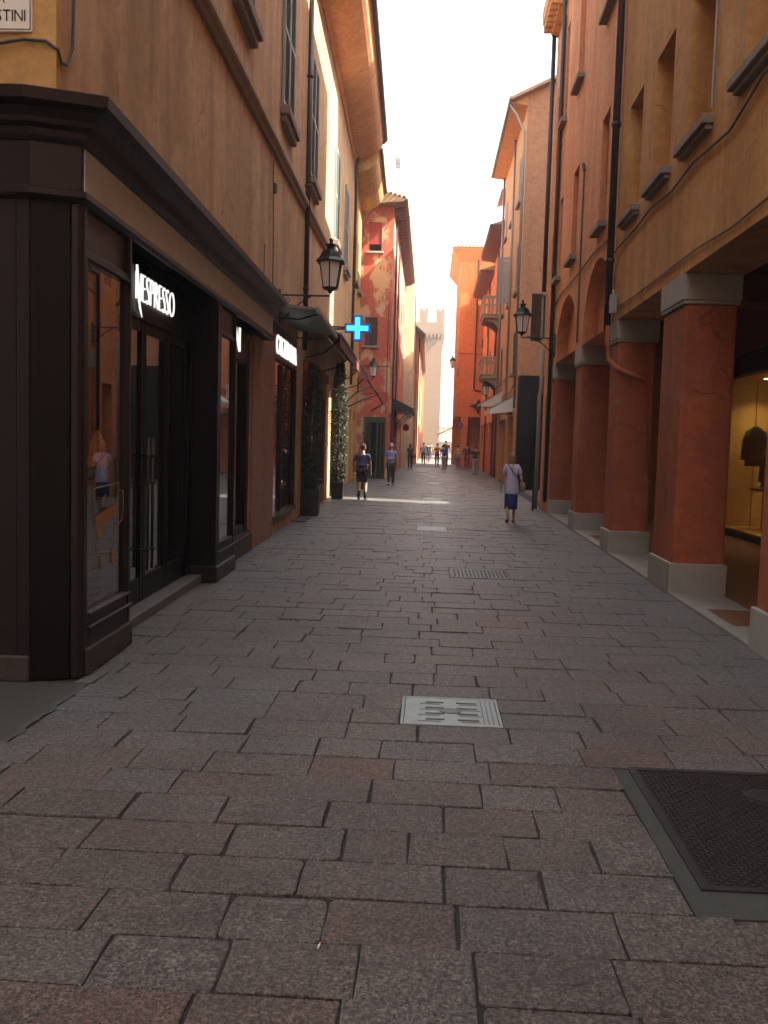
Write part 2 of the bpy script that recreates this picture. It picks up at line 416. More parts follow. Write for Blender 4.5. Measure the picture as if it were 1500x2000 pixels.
# covers: (x0,x1,y0,y1)
PITCH = .318
def wl(y): return -2.5-.019*y            # left wall line
def wr(y): return 2.79+.013*y            # right wall line
YB = -2.0
covers = [(-.13, .52, 5.62, 6.18), (1.06, 2.10, 3.50, 4.95), (.33, 1.12, 11.95, 12.85), (-.20, .42, 18.45, 19.1), (-.15, .45, 28.2, 29.0), (.0, .5, 39.5, 40.4)]
def row_of(y): return int((y-YB)//PITCH)
cov_rows = [(c[0], c[1], row_of(c[2]+.10), row_of(c[3]-.10)) for c in covers]
stones = []
def stone(x0, x1, y0, y1, near, sk):
    j = lambda a: rnd.uniform(-a, a)
    g = .0015 + (rnd.random()**3)*.0055
    x0 += g; x1 -= g; y0 += g*.3; y1 -= g*.3
    if x1-x0 < .06: return
    zt = j(.0045); tl = [j(.0028) for _ in range(4)]
    c = .0055 if near else .005
    r = .004+rnd.random()**3*.038
    cs = [(x0+j(.006), y0+j(.004)), (x1+j(.006), y0+j(.004)), (x1+j(.006), y1+j(.004)), (x0+j(.006), y1+j(.004))]
    ring = []
    for i in range(4):
        p = Vector(cs[i]); a = (Vector(cs[i-1])-p).normalized(); b = (Vector(cs[(i+1) % 4])-p).normalized(); rr = min(r*rnd.uniform(.5, 1.6), .05)
        ring.append((p+a*rr, tl[i]))
        if near: ring.append((p+(a+b)*rr*.28, tl[i]))
        ring.append((p+b*rr, tl[i]))
        if near:   # a ragged vertex along each edge
            q = Vector(cs[(i+1) % 4]); e = q-p; m = p+e*rnd.uniform(.25, .75); nrm = Vector((-e.y, e.x)).normalized()
            ring.append((m+nrm*rnd.uniform(-.004, .006), (tl[i]+tl[(i+1) % 4])/2))
    ctr = Vector(((x0+x1)/2, (y0+y1)/2)); n = len(ring); hx = max((x1-x0)/2, .05); hy = max((y1-y0)/2, .05)
    def inset(p, d): 
        v = p-ctr; return Vector((p.x-d*v.x/hx, p.y-d*v.y/hy))
    vs = []
    for p, t in ring: q = inset(p, c*1.3); vs.append((q.x+sk*q.y*0, q.y+sk*q.x, zt+t))
    for p, t in ring: q = inset(p, c*.35); vs.append((q.x, q.y+sk*q.x, zt+t-c*.45))
    for p, t in ring: vs.append((p.x, p.y+sk*p.x, -.022))
    fs = [tuple(range(n))]
    for k in range(n):
        l = (k+1) % n; fs.append((k, l, n+l, n+k)); fs.append((n+k, n+l, 2*n+l, 2*n+k))
    tone = min(1, max(0, rnd.gauss(.45, .15)+.35*noise.noise((ctr.x*.5, ctr.y*.4, 5))+max(-.22, min(.18, .18-.075*(y0-3.2)))+(.06 if x0 > 1.2 and y0 < 9 else 0)))
    stones.append((vs, fs, tone, math.hypot(ctr.x, ctr.y), ctr.y))
nrows = int((66-YB)/PITCH)
for r in range(nrows):
    y0 = YB+r*PITCH; y1 = y0+PITCH; ym = (y0+y1)/2
    if ym < 6.0: xl, xr = -4.6, wr(ym)+.02
    else: xl, xr = wl(ym)+.19 if ym < 14.3 else wl(ym)+.0, wr(ym)+.02
    if 4.95 < ym < 6.25: xl = -2.32
    if 7.5 < ym < 14.3: xl = wl(ym)-.02
    seams = []
    seam = .06+.10*sin(r*2.1)+rnd.uniform(-.03, .03)
    segs = [(xl, seam, 0.0), (seam, xr, 0.0)] if ym > 6.3 else [(xl, xr, 0.0)]
    for (a, b, ph) in segs:
        gaps = [(c[0], c[1]) for c in cov_rows if c[2] <= r <= c[3]]
        parts = [(a, b)]
        for (c0, c1) in gaps:
            np_ = []
            for (p, q) in parts:
                if c1 <= p or c0 >= q: np_.append((p, q)); continue
                if p < c0: np_.append((p, c0))
                if q > c1: np_.append((c1, q))
            parts = np_
        for (p, q) in parts:
            if q-p < .1: continue
            x = p - (rnd.uniform(0, .35) if p == xl else 0)
            first = True
            while x < q-.05:
                w = rnd.uniform(.36, .62) if rnd.random() < .8 else rnd.uniform(.26, .8)
                e = x+w
                if q-e < .24: e = q
                stone(max(x, p), e, y0, y1, ym < 9, .0)
                x = e
stones.sort(key=lambda t: t[3] if t[4] > 1.5 else 1e3+t[3])
for i, (vs, fs, t, d, yy) in enumerate(stones[:300]):
    m = MB(); m.tone = t; m.add(vs, fs); m.build('paving_stone', 'pave', street)
m = MB()
for (vs, fs, t, d, yy) in stones[300:]:
    m.tone = t; m.add(vs, fs)
m.build('paving_stone', 'pave', street, kind='stuff')

# asphalt patch of the side street, with a ragged cement lip
m = MB(); edge = []
for k in range(30):
    f = k/29; edge.append((-2.34+.05*noise.noise((f*9, 2, 0))-.02, 4.93+f*1.36))
poly = [(-11.9, 6.29), (-11.9, 4.93+.02)]+[(-2.5-.0*i, 4.93) for i in range(1)]+edge
m.prismz([(x, y) for x, y in poly], -.02, -.004); m.build('asphalt_patch', 'asphalt', kind='structure')
m = MB()
for k in range(29):
    (a, b), (c, d) = edge[k], edge[k+1]; w1 = .035+.03*abs(noise.noise((k*.7, 0, 3))); w2 = .035+.03*abs(noise.noise(((k+1)*.7, 0, 3)))
    m.add([(a-.004, b, -.001), (a+w1, b, .001), (c+w2, d, .001), (c-.004, d, -.001), (a-.004, b, -.02), (a+w1, b, -.02), (c+w2, d, -.02), (c-.004, d, -.02)],
          [(0,1,2,3),(0,1,5,4),(1,2,6,5),(2,3,7,6),(3,0,4,7)])
m.build('cement_edge', 'cement', kind='structure')

def row_rect(i):
    c = cov_rows[i]; return c[0], c[1], YB+c[2]*PITCH, YB+(c[3]+1)*PITCH
# pale drain plate with slots
def slot_cover(i, label, mat, slots=True, group=None, inset=.02):
    x0, x1, y0, y1 = row_rect(i); t = thing('drain_cover', label, 'drain cover', ((x0+x1)/2, (y0+y1)/2, 0), 0, group)
    hx, hy = (x1-x0)/2-.004, (y1-y0)/2-.004
    m = MB()
    for b in ((-hx, hx, -hy, -hy+inset), (-hx, hx, hy-inset, hy), (-hx, -hx+inset, -hy+inset, hy-inset), (hx-inset, hx, -hy+inset, hy-inset)): m.box(b[0], b[1], b[2], b[3], -.02, .004)
    m.build('frame', mat, t, bevel=.002)
    ax, ay = hx-inset-.004, hy-inset-.004
    holes = []
    if slots:
        for k in range(4):
            yy = -ay+.10+k*(2*ay-.2)/3
            for a, b in ((-ax*.55, -ax*.14), (ax*.14, ax*.60)): holes.append((a, b, yy-.017, yy+.017))
    xs = sorted({-ax, ax, *[h[0] for h in holes], *[h[1] for h in holes]}); ys = sorted({-ay, ay, *[h[2] for h in holes], *[h[3] for h in holes]})
    m = MB()
    for a in range(len(xs)-1):
        for b in range(len(ys)-1):
            cx, cy = (xs[a]+xs[a+1])/2, (ys[b]+ys[b+1])/2
            if any(h[0] < cx < h[1] and h[2] < cy < h[3] for h in holes): continue
            m.quad((xs[a], ys[b], .001), (xs[a+1], ys[b], .001), (xs[a+1], ys[b+1], .001), (xs[a], ys[b+1], .001))
    for h in holes:
        for (p, q, r_, s_) in ((h[0], h[1], h[2], h[2]), (h[0], h[1], h[3], h[3]), (h[0], h[0], h[2], h[3]), (h[1], h[1], h[2], h[3])):
            m.quad((p, r_, .001), (q, s_, .001), (q, s_, -.0095), (p, r_, -.0095))
    m.build('plate', mat, t)
    if slots:
        m = MB(); 
        m.lathe((0, 0), [(.075, .0012), (.075, .005), (.055, .0065), (.03, .004), (.0, .004)], 20, .75)
        for k in range(16):      # the small raised marks between the slots
            yy = -ay+.058+(k//4)*(2*ay-.2)/3; xx = (-.36, -.22, .2, .34)[k % 4]*ax*1.6+rnd.uniform(-.01, .01)
            if abs(yy) < .06 and abs(xx) < .09: continue
            m.box(xx-.035, xx+.035, yy-.006, yy+.006, .0012, .0035)
        for xx in (ax-.03, ax-.06, ax-.09): m.box(xx-.004, xx+.004, -ay+.04, ay-.04, .0012, .004)
        m.build('raised_marks', 'steel2', t, kind='stuff')
        MB().box(-ax, ax, -ay, ay, -.0112, -.0098).build('drain_pit', 'black', t)
    return t
slot_cover(0, 'pale steel drain cover with two columns of slots in the middle of the street', 'steel')
t = slot_cover(2, 'dull blue grey steel manhole plate beyond the slotted drain cover', 'steel2', False)
m = MB()
for k in range(14):
    for l in range(12):
        m.box(-.34+k*.052, -.34+k*.052+.03, -.36+l*.06, -.36+l*.06+.012, .0012, .0045)
m.build('tread', 'steel2', t, kind='stuff')
slot_cover(3, 'small bright steel plate set in the paving just short of the strip of sunlight', 'steel', False)
slot_cover(4, 'bright steel plate set in the paving beyond the strip of sunlight', 'steel', False)
slot_cover(5, 'farthest small steel plate in the paving between the two men and the right shops', 'steel', False)
# large cast iron cover right
x0, x1, y0, y1 = row_rect(1)
m = MB(); m.box(x0+.002, 2.86, y0+.004, y1-.004, -.03, -.0035); sr = m.build('cement_surround', 'cement', kind='structure')
t = thing('manhole_cover', 'large dark cast iron cover with diamond tread at the right edge of the paving', 'manhole cover', (1.14, 3.62, 0))
m = MB(); LX, LY = 1.25, 1.40
m.box(0, .045, 0, LY, -.003, .006); m.box(LX-.045, LX, 0, LY, -.003, .006); m.box(.045, LX-.045, 0, .04, -.003, .005); m.box(.045, LX-.045, LY-.04, LY, -.003, .005)
m.build('frame', 'castiron', t, bevel=.002)
MB().box(.05, LX-.05, .045, LY-.045, -.003, .0005).build('plate', 'castiron', t)
m = MB()
ny = 52; nx = 46
for a in range(nx):
    for b in range(ny):
        x = .065+a*(LX-.13)/(nx-1); y = .06+b*(LY-.12)/(ny-1)
        if (x-.62)**2+(y-1.05)**2 < .011 or (x-.95)**2+(y-.42)**2 < .02: continue
        d = 1 if (a+b) % 2 else -1; l = .011; w = .0032
        c, s_ = cos(.75*d), sin(.75*d)
        P = [(x+u*c-v*s_, y+u*s_+v*c) for u, v in ((-l, -w), (l, -w), (l, w), (-l, w))]
        m.add([(p[0], p[1], .0005) for p in P]+[(p[0], p[1], .0042) for p in P], [(4,5,6,7),(0,1,5,4),(1,2,6,5),(2,3,7,6),(3,0,4,7)])
m.build('tread', 'castiron', t, kind='stuff')
MB().lathe((.62, 1.05), [(.09, .0005), (.09, .004), (.07, .006), (0, .006)], 20).build('boss', 'castiron', t); MB().lathe((.95, .42), [(.12, .0005), (.12, .004), (.1, .006), (0, .006)], 20).build('boss', 'castiron', t)

# ------------------------------------------------------------------ LEFT corner building (long beige facade)
LB = Lthing('corner_building', 'long beige plastered building on the left with shops at street level and deep eaves', 'building')
Y0, Y1 = 6.38, 36.2
wins = [(12.4, 13.75), (16.9, 18.25), (21.3, 22.65), (27.9, 29.2), (32.0, 33.2)]
holes = [(6.45, 14.25, 0, 3.62, 2.6), (16.45, 19.65, .30, 3.42, 1.3), (21.0, 26.2, 0, 3.3, .5), (28.5, 34.6, 0, 3.3, .5)]
holes += [(a, b, 7.72, 10.35, .16) for a, b in wins]
m = MB(); facade(m, 1, Y0, Y1, 0, 12.62, holes); 
m.quad((0, Y1, 0), (-11, Y1, 0), (-11, Y1, 12.62), (0, Y1, 12.62)); m.quad((-11, Y0, 0), (-11, Y1, 0), (-11, Y1, 12.62), (-11, Y0, 12.62))
m.build('wall', 'beige', LB)
m = MB()   # south face, yellow, above the shopfront
m.quad((0, Y0, 3.62), (-9, Y0, 3.62), (-9, Y0, 12.62), (0, Y0, 12.62)); m.quad((-4.5, Y0, 0), (-9, Y0, 0), (-9, Y0, 3.62), (-4.5, Y0, 3.62))
m.box(-.20, .015, Y0-.012, Y0+.10, 3.95, 12.6)
m.build('side_wall', 'yellow', LB)
for a, b in wins:
    shutter(LB, 1, .012, a-.04, b+.04, 7.70, 10.38, 'shutg')
    MB().box(-.15, .17, a-.12, b+.12, 7.50, 7.66).box(-.15, .11, a-.06, b+.06, 7.38, 7.4995).box(-.15,.06,a,b,7.6601,7.72).build('sill', 'sill', LB, bevel=.012)
# string course, slightly rising like the photo
prof = [(0, 0), (.05, 0), (.07, .03), (.07, .06), (.11, .09), (.13, .13), (.13, .19), (.09, .205), (0, .23)]
m = MB(); n = len(prof); za, zb = 6.33, 6.95
m.add([(x-.002, Y0, za+z) for x, z in prof]+[(x-.002, 29.0, zb-.05+z) for x, z in prof], [(i, (i+1) % n, n+(i+1) % n, n+i) for i in range(n)]+[tuple(range(n)), tuple(range(n, 2*n))])
m.build('string_course', 'mould', LB)
# cavetto eaves
pr = [(0.0, 12.30), (.05, 12.30), (.05, 12.42), (.10, 12.46)]
for k in range(9):
    a = k/8*pi/2; pr.append((.10+.98*sin(a)**1.0*1.0, 12.50+.62*(1-cos(a))))
pr += [(1.12, 13.12), (1.12, 13.24), (0, 13.36)]
m = MB(); m.prism(pr, Y0-.4, Y1); m.build('eaves', 'soffit', LB)
m = MB(); m.tube([(1.18, Y0-.5, 13.22), (1.18, Y1+.05, 13.22)], .085, 8); m.build('gutter', 'pipe', LB)
m = MB(); m.add([(1.2, Y0-.5, 13.30), (1.2, Y1, 13.30), (-5, Y1, 15.3), (-5, Y0-.5, 15.3), (-11, Y1, 13.3), (-11, Y0-.5, 13.3)], [(0,1,2,3),(3,2,4,5),(0,3,5),(1,2,4)]); m.build('roof', 'tiles', LB)
m = MB(); m.tube([(.09, 20.45, 3.7), (.09, 20.45, 12.3)], .055, 8)
for z in (5, 7.2, 9.5, 11.6): m.tube([(.09, 20.45, z), (.09, 20.45, z+.06)], .072, 8)
m.build('downpipe', 'pipe', LB, smooth=True)
pts = [(1.15, 36.1, 13.1)]
for k in range(7):
    a = k/6*pi/2; pts.append((1.10-1.0*sin(a), 36.08, 12.2+.85*cos(a)))
pts += [(.09, 36.05, 3.9)]
m = MB(); m.tube(pts, .055, 8); m.build('downpipe', 'pipe', LB, smooth=True)
# thin cables and junction boxes
m = MB(); m.tube([(.012, 16.2, 4.0), (.014, 16.15, 5.2), (.012, 16.0, 6.45)], .009, 5); m.tube([(.013, 15.2, 4.1), (.012, 15.25, 4.9)], .006, 5)
m.tube([(.014, 6.80, 8.6), (.014, 6.74, 5.6), (.014, 6.70, 4.80), (.02, 6.66, 4.46), (.02, 6.55, 4.30), (.03, 6.42, 4.27), (.03, 6.36, 4.33)], .011, 6)
m.build('cable', 'cable', LB)
m = MB(); m.tube([(.03, Y0-.02, 4.33), (-.05, Y0-.03, 4.38), (-.2, Y0-.03, 4.39), (-.5, Y0-.03, 4.34), (-.9, Y0-.03, 4.33)], .012, 6)
m.build('cable', 'cable', LB)
MB().box(0, .06, 16.08, 16.2, 5.95, 6.1).build('junction_box', 'cable', LB, bevel=.005)

# street sign of the side street
t = thing('street_sign', 'white street name plaque on the yellow corner above the dark shopfront', 'street sign', (-3.01, 6.345, 4.44), AL)
m = MB(); m.box(-.24, .245, 0, .025, 0, .32); m.build('plaque', 'signwhite', t, bevel=.004)
m = MB()
for b in ((-.23, .235, .012, .018), (-.23, .235, .302, .308), (-.23, -.224, .018, .302), (.229, .235, .018, .302)): m.box(b[0], b[1], -.0015, .001, b[2], b[3])
m.build('border', 'black', t)
letters(t, 'CELESTINI', FR_S, -.20, -.001, .068, .40, .075, 'black', .001, gap=.16)
letters(t, 'VIA', FR_S, -.065, -.001, .185, .125, .075, 'black', .001, gap=.16)

# ------------------------------------------------------------------ dark wooden coffee shopfront
SF = Lthing('coffee_shopfront', 'dark brown wooden coffee shopfront wrapping the left street corner', 'shopfront')
# entablature: frieze band and cornice along street, chamfer and south side
def band(prof, name, mat, y_end=15.05, bev=0):
    """prof (offset,z); path goes west along south face, chamfers the corner, then runs up the street"""
    m = MB(); rings = []
    for o, z in prof:
        pass
    path = lambda o: [(-5.5, 6.27-(o-.17)), (-.12+.18*(o-.17), 6.27-(o-.17)), (o, 6.382-.68*(o-.17)), (o, y_end)] if o > 0 else [(-5.5, 6.45), (-.12, 6.45), (o, 6.6), (o, y_end)]
    n = len(prof)
    R_ = [[(path(o)[k][0], path(o)[k][1], z) for o, z in prof] for k in range(4)]
    m.loft(R_); return m.build(name, mat, SF, bevel=bev)
band([(-.15, 3.32), (.20, 3.32), (.235, 3.345), (.235, 3.385), (.20, 3.40), (-.15, 3.40)], 'lower_moulding', 'wood')
band([(-.15, 3.4005), (.185, 3.4005), (.185, 3.70), (-.15, 3.70)], 'frieze', 'wood')
band([(-.15, 3.7005), (.20, 3.7005), (.23, 3.73), (.24, 3.77), (.30, 3.79), (.31, 3.82), (.36, 3.87), (.42, 3.90), (.43, 3.97), (.40, 3.985), (-.15, 4.03)], 'cornice', 'wood')
m = MB()
yy = 6.42
while yy < 15.0:
    e = min(yy+1.18, 15.04); m.box(.186, .198, yy+.004, e-.004, 3.405, 3.695); yy = e
m.build('grey_band_panel', 'frieze', SF, bevel=.002)
# south side casing
m = MB(); SY = 6.27
m.box(-.22, -.13, SY, SY+.12, .18, 3.32); m.box(-1.9, -1.78, SY, SY+.12, .18, 3.32); m.box(-4.5, -3.4, SY, SY+.12, .18, 3.32)
m.box(-1.78, -.36, SY+.01, SY+.12, .18, .42); m.box(-1.78, -.36, SY+.01, SY+.11, 2.93, 3.02); m.box(-.36, -.22, SY+.004, SY+.11, .18, 3.32); m.box(-1.78, -.36, SY+.03, SY+.11, 3.02, 3.32); m.box(-3.4, -1.9, SY+.02, SY+.11, .18, 3.32)
for o in (0, .035): m.box(-.36-.03-o*1.1, -.36-o*1.1, SY+.0+o*.6, SY+.03+o*.6, .42, 2.93)
m.box(-1.75, -.42, SY-.015, SY+.01, .30, .335); m.box(-1.75, -.42, SY-.01, SY+.03, 2.95, 2.985)
m.box(-.42,-.39,SY-.012,SY+.03,3.05,3.29); m.box(-1.7,-.42,SY-.012,SY+.03,3.27,3.295); m.box(-1.7,-.42,SY-.012,SY+.03,3.045,3.07)
m.build('side_casing', 'wood', SF, bevel=.006)
MB().box(-4.5, -.13, SY-.03, SY+.13, 0, .178).build('plinth', 'plinth', SF, bevel=.01)
MB().box(-1.78, -.43, SY+.055, SY+.065, .42, 2.93).build('pane', 'pane', SF)
# corner post (chamfered)
m = MB(); m.prismz([(-.125, SY+.003), (-.12, SY), (.115, SY+.092), (.115, SY+.17), (-.125, SY+.17)], .0, 3.32); m.build('corner_post', 'woodblk', SF, bevel=.008)
m = MB(); m.prismz([(.12, SY+.090), (.165, SY+.10), (.20, SY+.125), (.20, SY+.17), (.12, SY+.17)], .0, 3.32); m.build('post_fillet', 'wood', SF, bevel=.01)
# first glazed bay
BY0, BY1 = 6.445, 7.50
m = MB(); m.box(-.1, .195, BY0, BY0+.05, .2, 3.32); m.box(-.12, .20, BY1-.05, BY1, .2, 3.32)
m.box(-.1, .195, BY0+.05, BY1-.05, .2, .32); m.box(.10, .19, BY0+.05, BY1-.05, 2.98, 3.03); m.box(.10, .165, BY0+.05, BY1-.05, 3.03, 3.32); m.box(.12, .19, BY0+.05, BY1-.05, .32, .46)
m.box(.19, .225, BY0+.03, BY1-.01, .335, .36); m.box(.19, .215, BY0+.05, BY1-.03, .43, .455); m.box(.19, .205, BY0+.05, BY1-.03, 2.965, 2.98)
m.build('bay_frame', 'wood', SF, bevel=.006)
MB().box(.15, .158, BY0+.05, BY1-.05, .46, 2.98).build('pane', 'pane', SF)
MB().box(-.1, .22, BY0+.002, BY1+.01, 0, .199).build('plinth', 'plinth', SF, bevel=.012)
m = MB(); m.box(-1.2, -.11, BY1-.06, BY1-.03, 0, 3.5); m.box(-1.1, -1.08, 6.6, BY1-.06, 0, 3.5); m.build('display_back', 'shopwall', SF)
m = MB(); m.box(-1.05, .1, BY0+.08, BY1-.08, .46, .48); m.build('display_floor', 'woodblk', SF)
# door recess
DX = -.12; DY0, DY1 = 7.52, 10.85
m = MB()
m.box(DX-.08, DX, DY0, DY1, 2.86, 3.4)                                   # fascia carrying the sign
m.box(DX-.02, DX+.012, DY0, DY1, 2.84, 2.90)
for a, b in ((DY0, 8.0), (10.72, DY1)): m.box(DX-.08, DX+.01, a, b, .1, 2.86)
m.build('door_surround', 'woodblk', SF, bevel=.005)
m = MB(); m.box(-.13, .19, DY0, DY1, 3.32, 3.335); m.build('soffit_panel', 'frieze', SF)
MB().box(DX-.3, .04, DY0, DY1, 0, .10).build('threshold', 'step', SF, bevel=.01)
def leaf(ya, yb, hy=None, nm='door'):
    m = MB(); x0, x1 = DX-.06, DX-.01
    m.box(x0, x1, ya, ya+.085, .1, 2.85); m.box(x0, x1, yb-.085, yb, .1, 2.85); m.box(x0, x1-.002, ya+.085, yb-.085, .1, .34); m.box(x0, x1-.002, ya+.085, yb-.085, 2.74, 2.85)
    o = m.build(nm, 'woodblk', SF, bevel=.004)
    MB().box(x0+.02, x0+.028, ya+.085, yb-.085, .34, 2.74).build('pane', 'pane', o)
    if hy:
        m = MB(); m.tube([(DX+.06, hy, .42), (DX+.06, hy, 1.72)], .016, 8)
        for z in (.62, 1.28, 1.55): m.tube([(DX-.02, hy, z), (DX+.06, hy, z)], .013, 6); m.tube([(DX+.06, hy, z-.02), (DX+.06, hy, z+.02)], .024, 8)
        m.build('handle', 'handle', o, smooth=True)
leaf(8.0, 8.98, 8.90); leaf(8.99, 9.85, 9.07); leaf(9.86, 10.72, nm='sidelight')
# second bay: black pier, then glazed bay and recessed shop window
m = MB(); m.box(-.2, .20, 10.86, 11.06, .2, 3.32); m.box(-.1, .19, 12.0, 12.04, .2, 3.32); m.box(-.1, .185, 11.06, 12.0, .2, .46); m.box(.08, .18, 11.06, 12.0, 2.98, 3.03); m.box(.08, .16, 11.06, 12.0, 3.03, 3.32)
m.box(.19, .215, 10.95, 12.04, .34, .365)
m.build('bay_frame', 'woodblk', SF, bevel=.006)
MB().box(-.1, .22, 10.85, 12.05, 0, .199).build('plinth', 'wood', SF, bevel=.012)
MB().box(.14, .148, 11.06, 12.0, .46, 2.98).build('pane', 'pane', SF)
m = MB(); m.box(-.16, -.02, 12.04, 12.12, .3, 3.4); m.box(-.16, -.02, 14.0, 14.24, .1, 3.4); m.box(-.16, -.03, 12.12, 14.0, .30, .42); m.box(-.16, -.03, 12.12, 14.0, 2.86, 3.4); m.box(-.03, .03, 12.05, 14.2, .28, .31); m.box(-.16, -.04, 13.16, 13.24, .42, 2.86)
m.build('window_frame', 'woodblk', SF, bevel=.005)
MB().box(-.10, -.092, 12.12, 13.16, .42, 2.86).box(-.10, -.092, 13.24, 14.0, .42, 2.86).build('pane', 'pane', SF)
MB().box(-.16, .06, 12.06, 14.27, 0, .279).build('plinth', 'plinth', SF, bevel=.012)
m = MB(); m.box(-.115, .185, 12.05, 14.24, 3.32, 3.335); m.build('soffit_panel', 'frieze', SF)
# interior: dim warm wall, counter
m = MB(); m.box(-2.55, -2.5, 7.6, 14.2, 0, 3.6); m.box(-2.5, -.2, 14.18, 14.22, 0, 3.6); m.build('interior_wall', 'shopwall', SF)
MB().box(-2.5, -.25, 6.6, 14.2, .02, .06).build('interior_floor', 'dark', SF)
MB().box(-1.7, -1.2, 11.2, 13.8, .06, 1.05).build('counter', 'woodblk', SF, bevel=.01)
# copper things in the corner window
t = Lthing('copper_pendant', 'small copper cone hanging behind the glass of the corner window', 'display')
m = MB(); m.lathe((.06, 7.10), [(.085, 1.49), (.075, 1.54), (.058, 1.66), (.036, 1.72), (.02, 1.75), (.012, 1.77), (0, 1.78)], 16); m.build('shade', 'copper', t, smooth=True)
m = MB(); m.tube([(.06, 7.10, 1.77), (.06, 7.10, 2.97)], .005, 5); m.build('cord', 'black', t)
t = Lthing('cup_motif', 'large outlined cup with a handle drawn in gold in the corner window', 'window display')
m = MB(); X = .166
m.tube([(X, 6.70, 1.34), (X, 6.80, .86), (X, 7.20, .82), (X, 7.30, 1.36), (X, 6.70, 1.34)], .0032, 5)
m.tube([(X, 7.30, 1.30), (X, 7.40, 1.29), (X, 7.42, 1.18), (X, 7.38, 1.05), (X, 7.26, 1.03)], .0032, 5)
m.build('outline', 'warm', t)
m = MB(); m.quad((X-.004, 6.74, 1.13), (X-.004, 7.24, 1.20), (X-.004, 7.22, 1.11), (X-.004, 6.95, 1.05), (X-.004, 6.84, .93)); m.box(X-.004, X, 6.87, 6.90, .72, .82); m.box(X-.004, X, 7.13, 7.18, .73, .85)
m.build('coffee_mark', 'copperdim', t)
t = Lthing('red_flower', 'red bulb on thin wire stems standing on a shelf in the corner window', 'window display')
m = MB(); m.lathe((-.1, 7.0), [(0, 2.62), (.035, 2.66), (.04, 2.74), (.02, 2.82), (0, 2.84)], 10); m.build('bulb', 'shutr', t, smooth=True)
m = MB(); m.tube([(-.1, 7.0, 2.64), (-.1, 7.0, 2.45), (-.1, 7.06, 2.52), (-.1, 7.16, 2.6)], .004, 5); m.tube([(-.1, 6.9, 2.56), (-.1, 7.0, 2.45)], .004, 5); m.build('stem', 'chrome', t)
MB().box(-.3, .1, 6.7, 7.45, 2.425, 2.445).build('shelf', 'woodblk', t)

t = Lthing('coffee_shop_sign', 'white lit letters NESPRESSO above the glass doors of the dark shopfront', 'shop sign')
THIN = -.028
letters(t, 'NESPRESSO', FR_L, DX+.022, 8.60, 3.0, 1.38, .265, 'neon', .008, gap=.22)
THIN = 0.
m = MB(); xx = DX+.024
pts = [(xx, 8.60, 3.42), (xx, 8.62, 3.30), (xx, 8.67, 3.08), (xx, 8.72, 2.94), (xx, 8.79, 2.86)]
m.tube(pts, [.005, .012, .016, .012, .004], 6); m.build('flourish', 'neon', t)
t = Lthing('monogram_sign', 'small lit white letter N over the second shop window of the dark shopfront', 'shop sign')
letters(t, 'N', FR_L, -.022, 12.98, 2.98, .42, .36, 'neon', .014)

# ------------------------------------------------------------------ hosiery shop
t = Lthing('hosiery_shop_sign', 'lit white letters CALZEDONIA over the narrow shop window past the pilaster', 'shop sign')
letters(t, 'CALZEDONIA', FR_L, .032, 16.65, 3.28, 2.85, .34, 'neon', .014, gap=.1)
hs = Lthing('hosiery_shopfront', 'narrow brown shop window past the salmon pilaster', 'shopfront')
m = MB(); m.box(-.08, .02, 16.40, 19.70, 3.18, 3.80); m.build('fascia', 'wood', hs, bevel=.005)
m = MB(); m.box(-.1, .03, 16.42, 16.52, .30, 3.18); m.box(-.1, .03, 19.58, 19.68, .30, 3.18); m.box(-.1, .02, 17.6, 17.66, .36, 3.14); m.box(-.1, .06, 16.42, 19.68, .26, .34); m.build('frame', 'wood', hs, bevel=.005)
MB().box(-.04, -.032, 16.52, 17.6, .34, 3.18).box(-.04, -.032, 17.66, 19.58, .34, 3.18).build('pane', 'pane', hs)
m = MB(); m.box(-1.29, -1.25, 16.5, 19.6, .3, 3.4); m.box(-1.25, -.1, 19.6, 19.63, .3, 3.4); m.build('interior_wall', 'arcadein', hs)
MB().box(-.02, .32, 19.3, 20.3, .0, .025).build('step', 'cement', hs, bevel=.008)
# display bust & poster inside
t = Lthing('display_mannequin', 'pale torso form standing behind the hosiery shop window', 'mannequin')
m = MB(); m.lathe((-.7, 17.3), [(.0, 1.1), (.10, 1.12), (.13, 1.3), (.10, 1.5), (.14, 1.75), (.12, 1.88), (.05, 1.95), (.045, 2.02), (0, 2.05)], 14, .7); m.build('torso', 'skin', t, smooth=True)
m = MB(); m.tube([(-.7, 17.3, .32), (-.7, 17.3, 1.12)], .014, 6); m.lathe((-.7, 17.3), [(.14, .30), (.14, .32), (0, .33)], 14); m.build('stand', 'chrome', t)

t = Lthing('lit_panel', 'warm orange poster added for a lit patch in the hosiery shop window', 'glow_panel')
MB().box(-.62, -.58, 17.9, 18.9, 1.5, 2.75).build('panel', simple('glowing_print', (.55, .22, .08), .6, var=.5, sc=3, emis=(1, .35, .1), es=.02), t, bevel=.005)  # emissive panel added to make a warm lit patch behind the glass
t = Lthing('copper_cups', 'two small glowing copper cups on a rail behind the leftmost shop pane', 'window display')
for x_ in (-.47, -.40): MB().lathe((x_, 6.42), [(0, 1.50), (.022, 1.51), (.028, 1.56), (.026, 1.60), (.02, 1.60), (0, 1.55)], 12).build('cup', 'copper', t, smooth=True)
MB().box(-.9, -.3, 6.40, 6.46, 1.47, 1.497).build('rail', 'woodblk', t)

# salmon pilaster at the end of the shopfront
ps = Lthing('pilaster', 'salmon plastered pilaster between the dark shopfront and the hosiery shop', 'pilaster')
MB().box(.0025, .05, 14.28, 16.38, 0, 3.60).build('shaft', 'salmon', ps, bevel=.01)

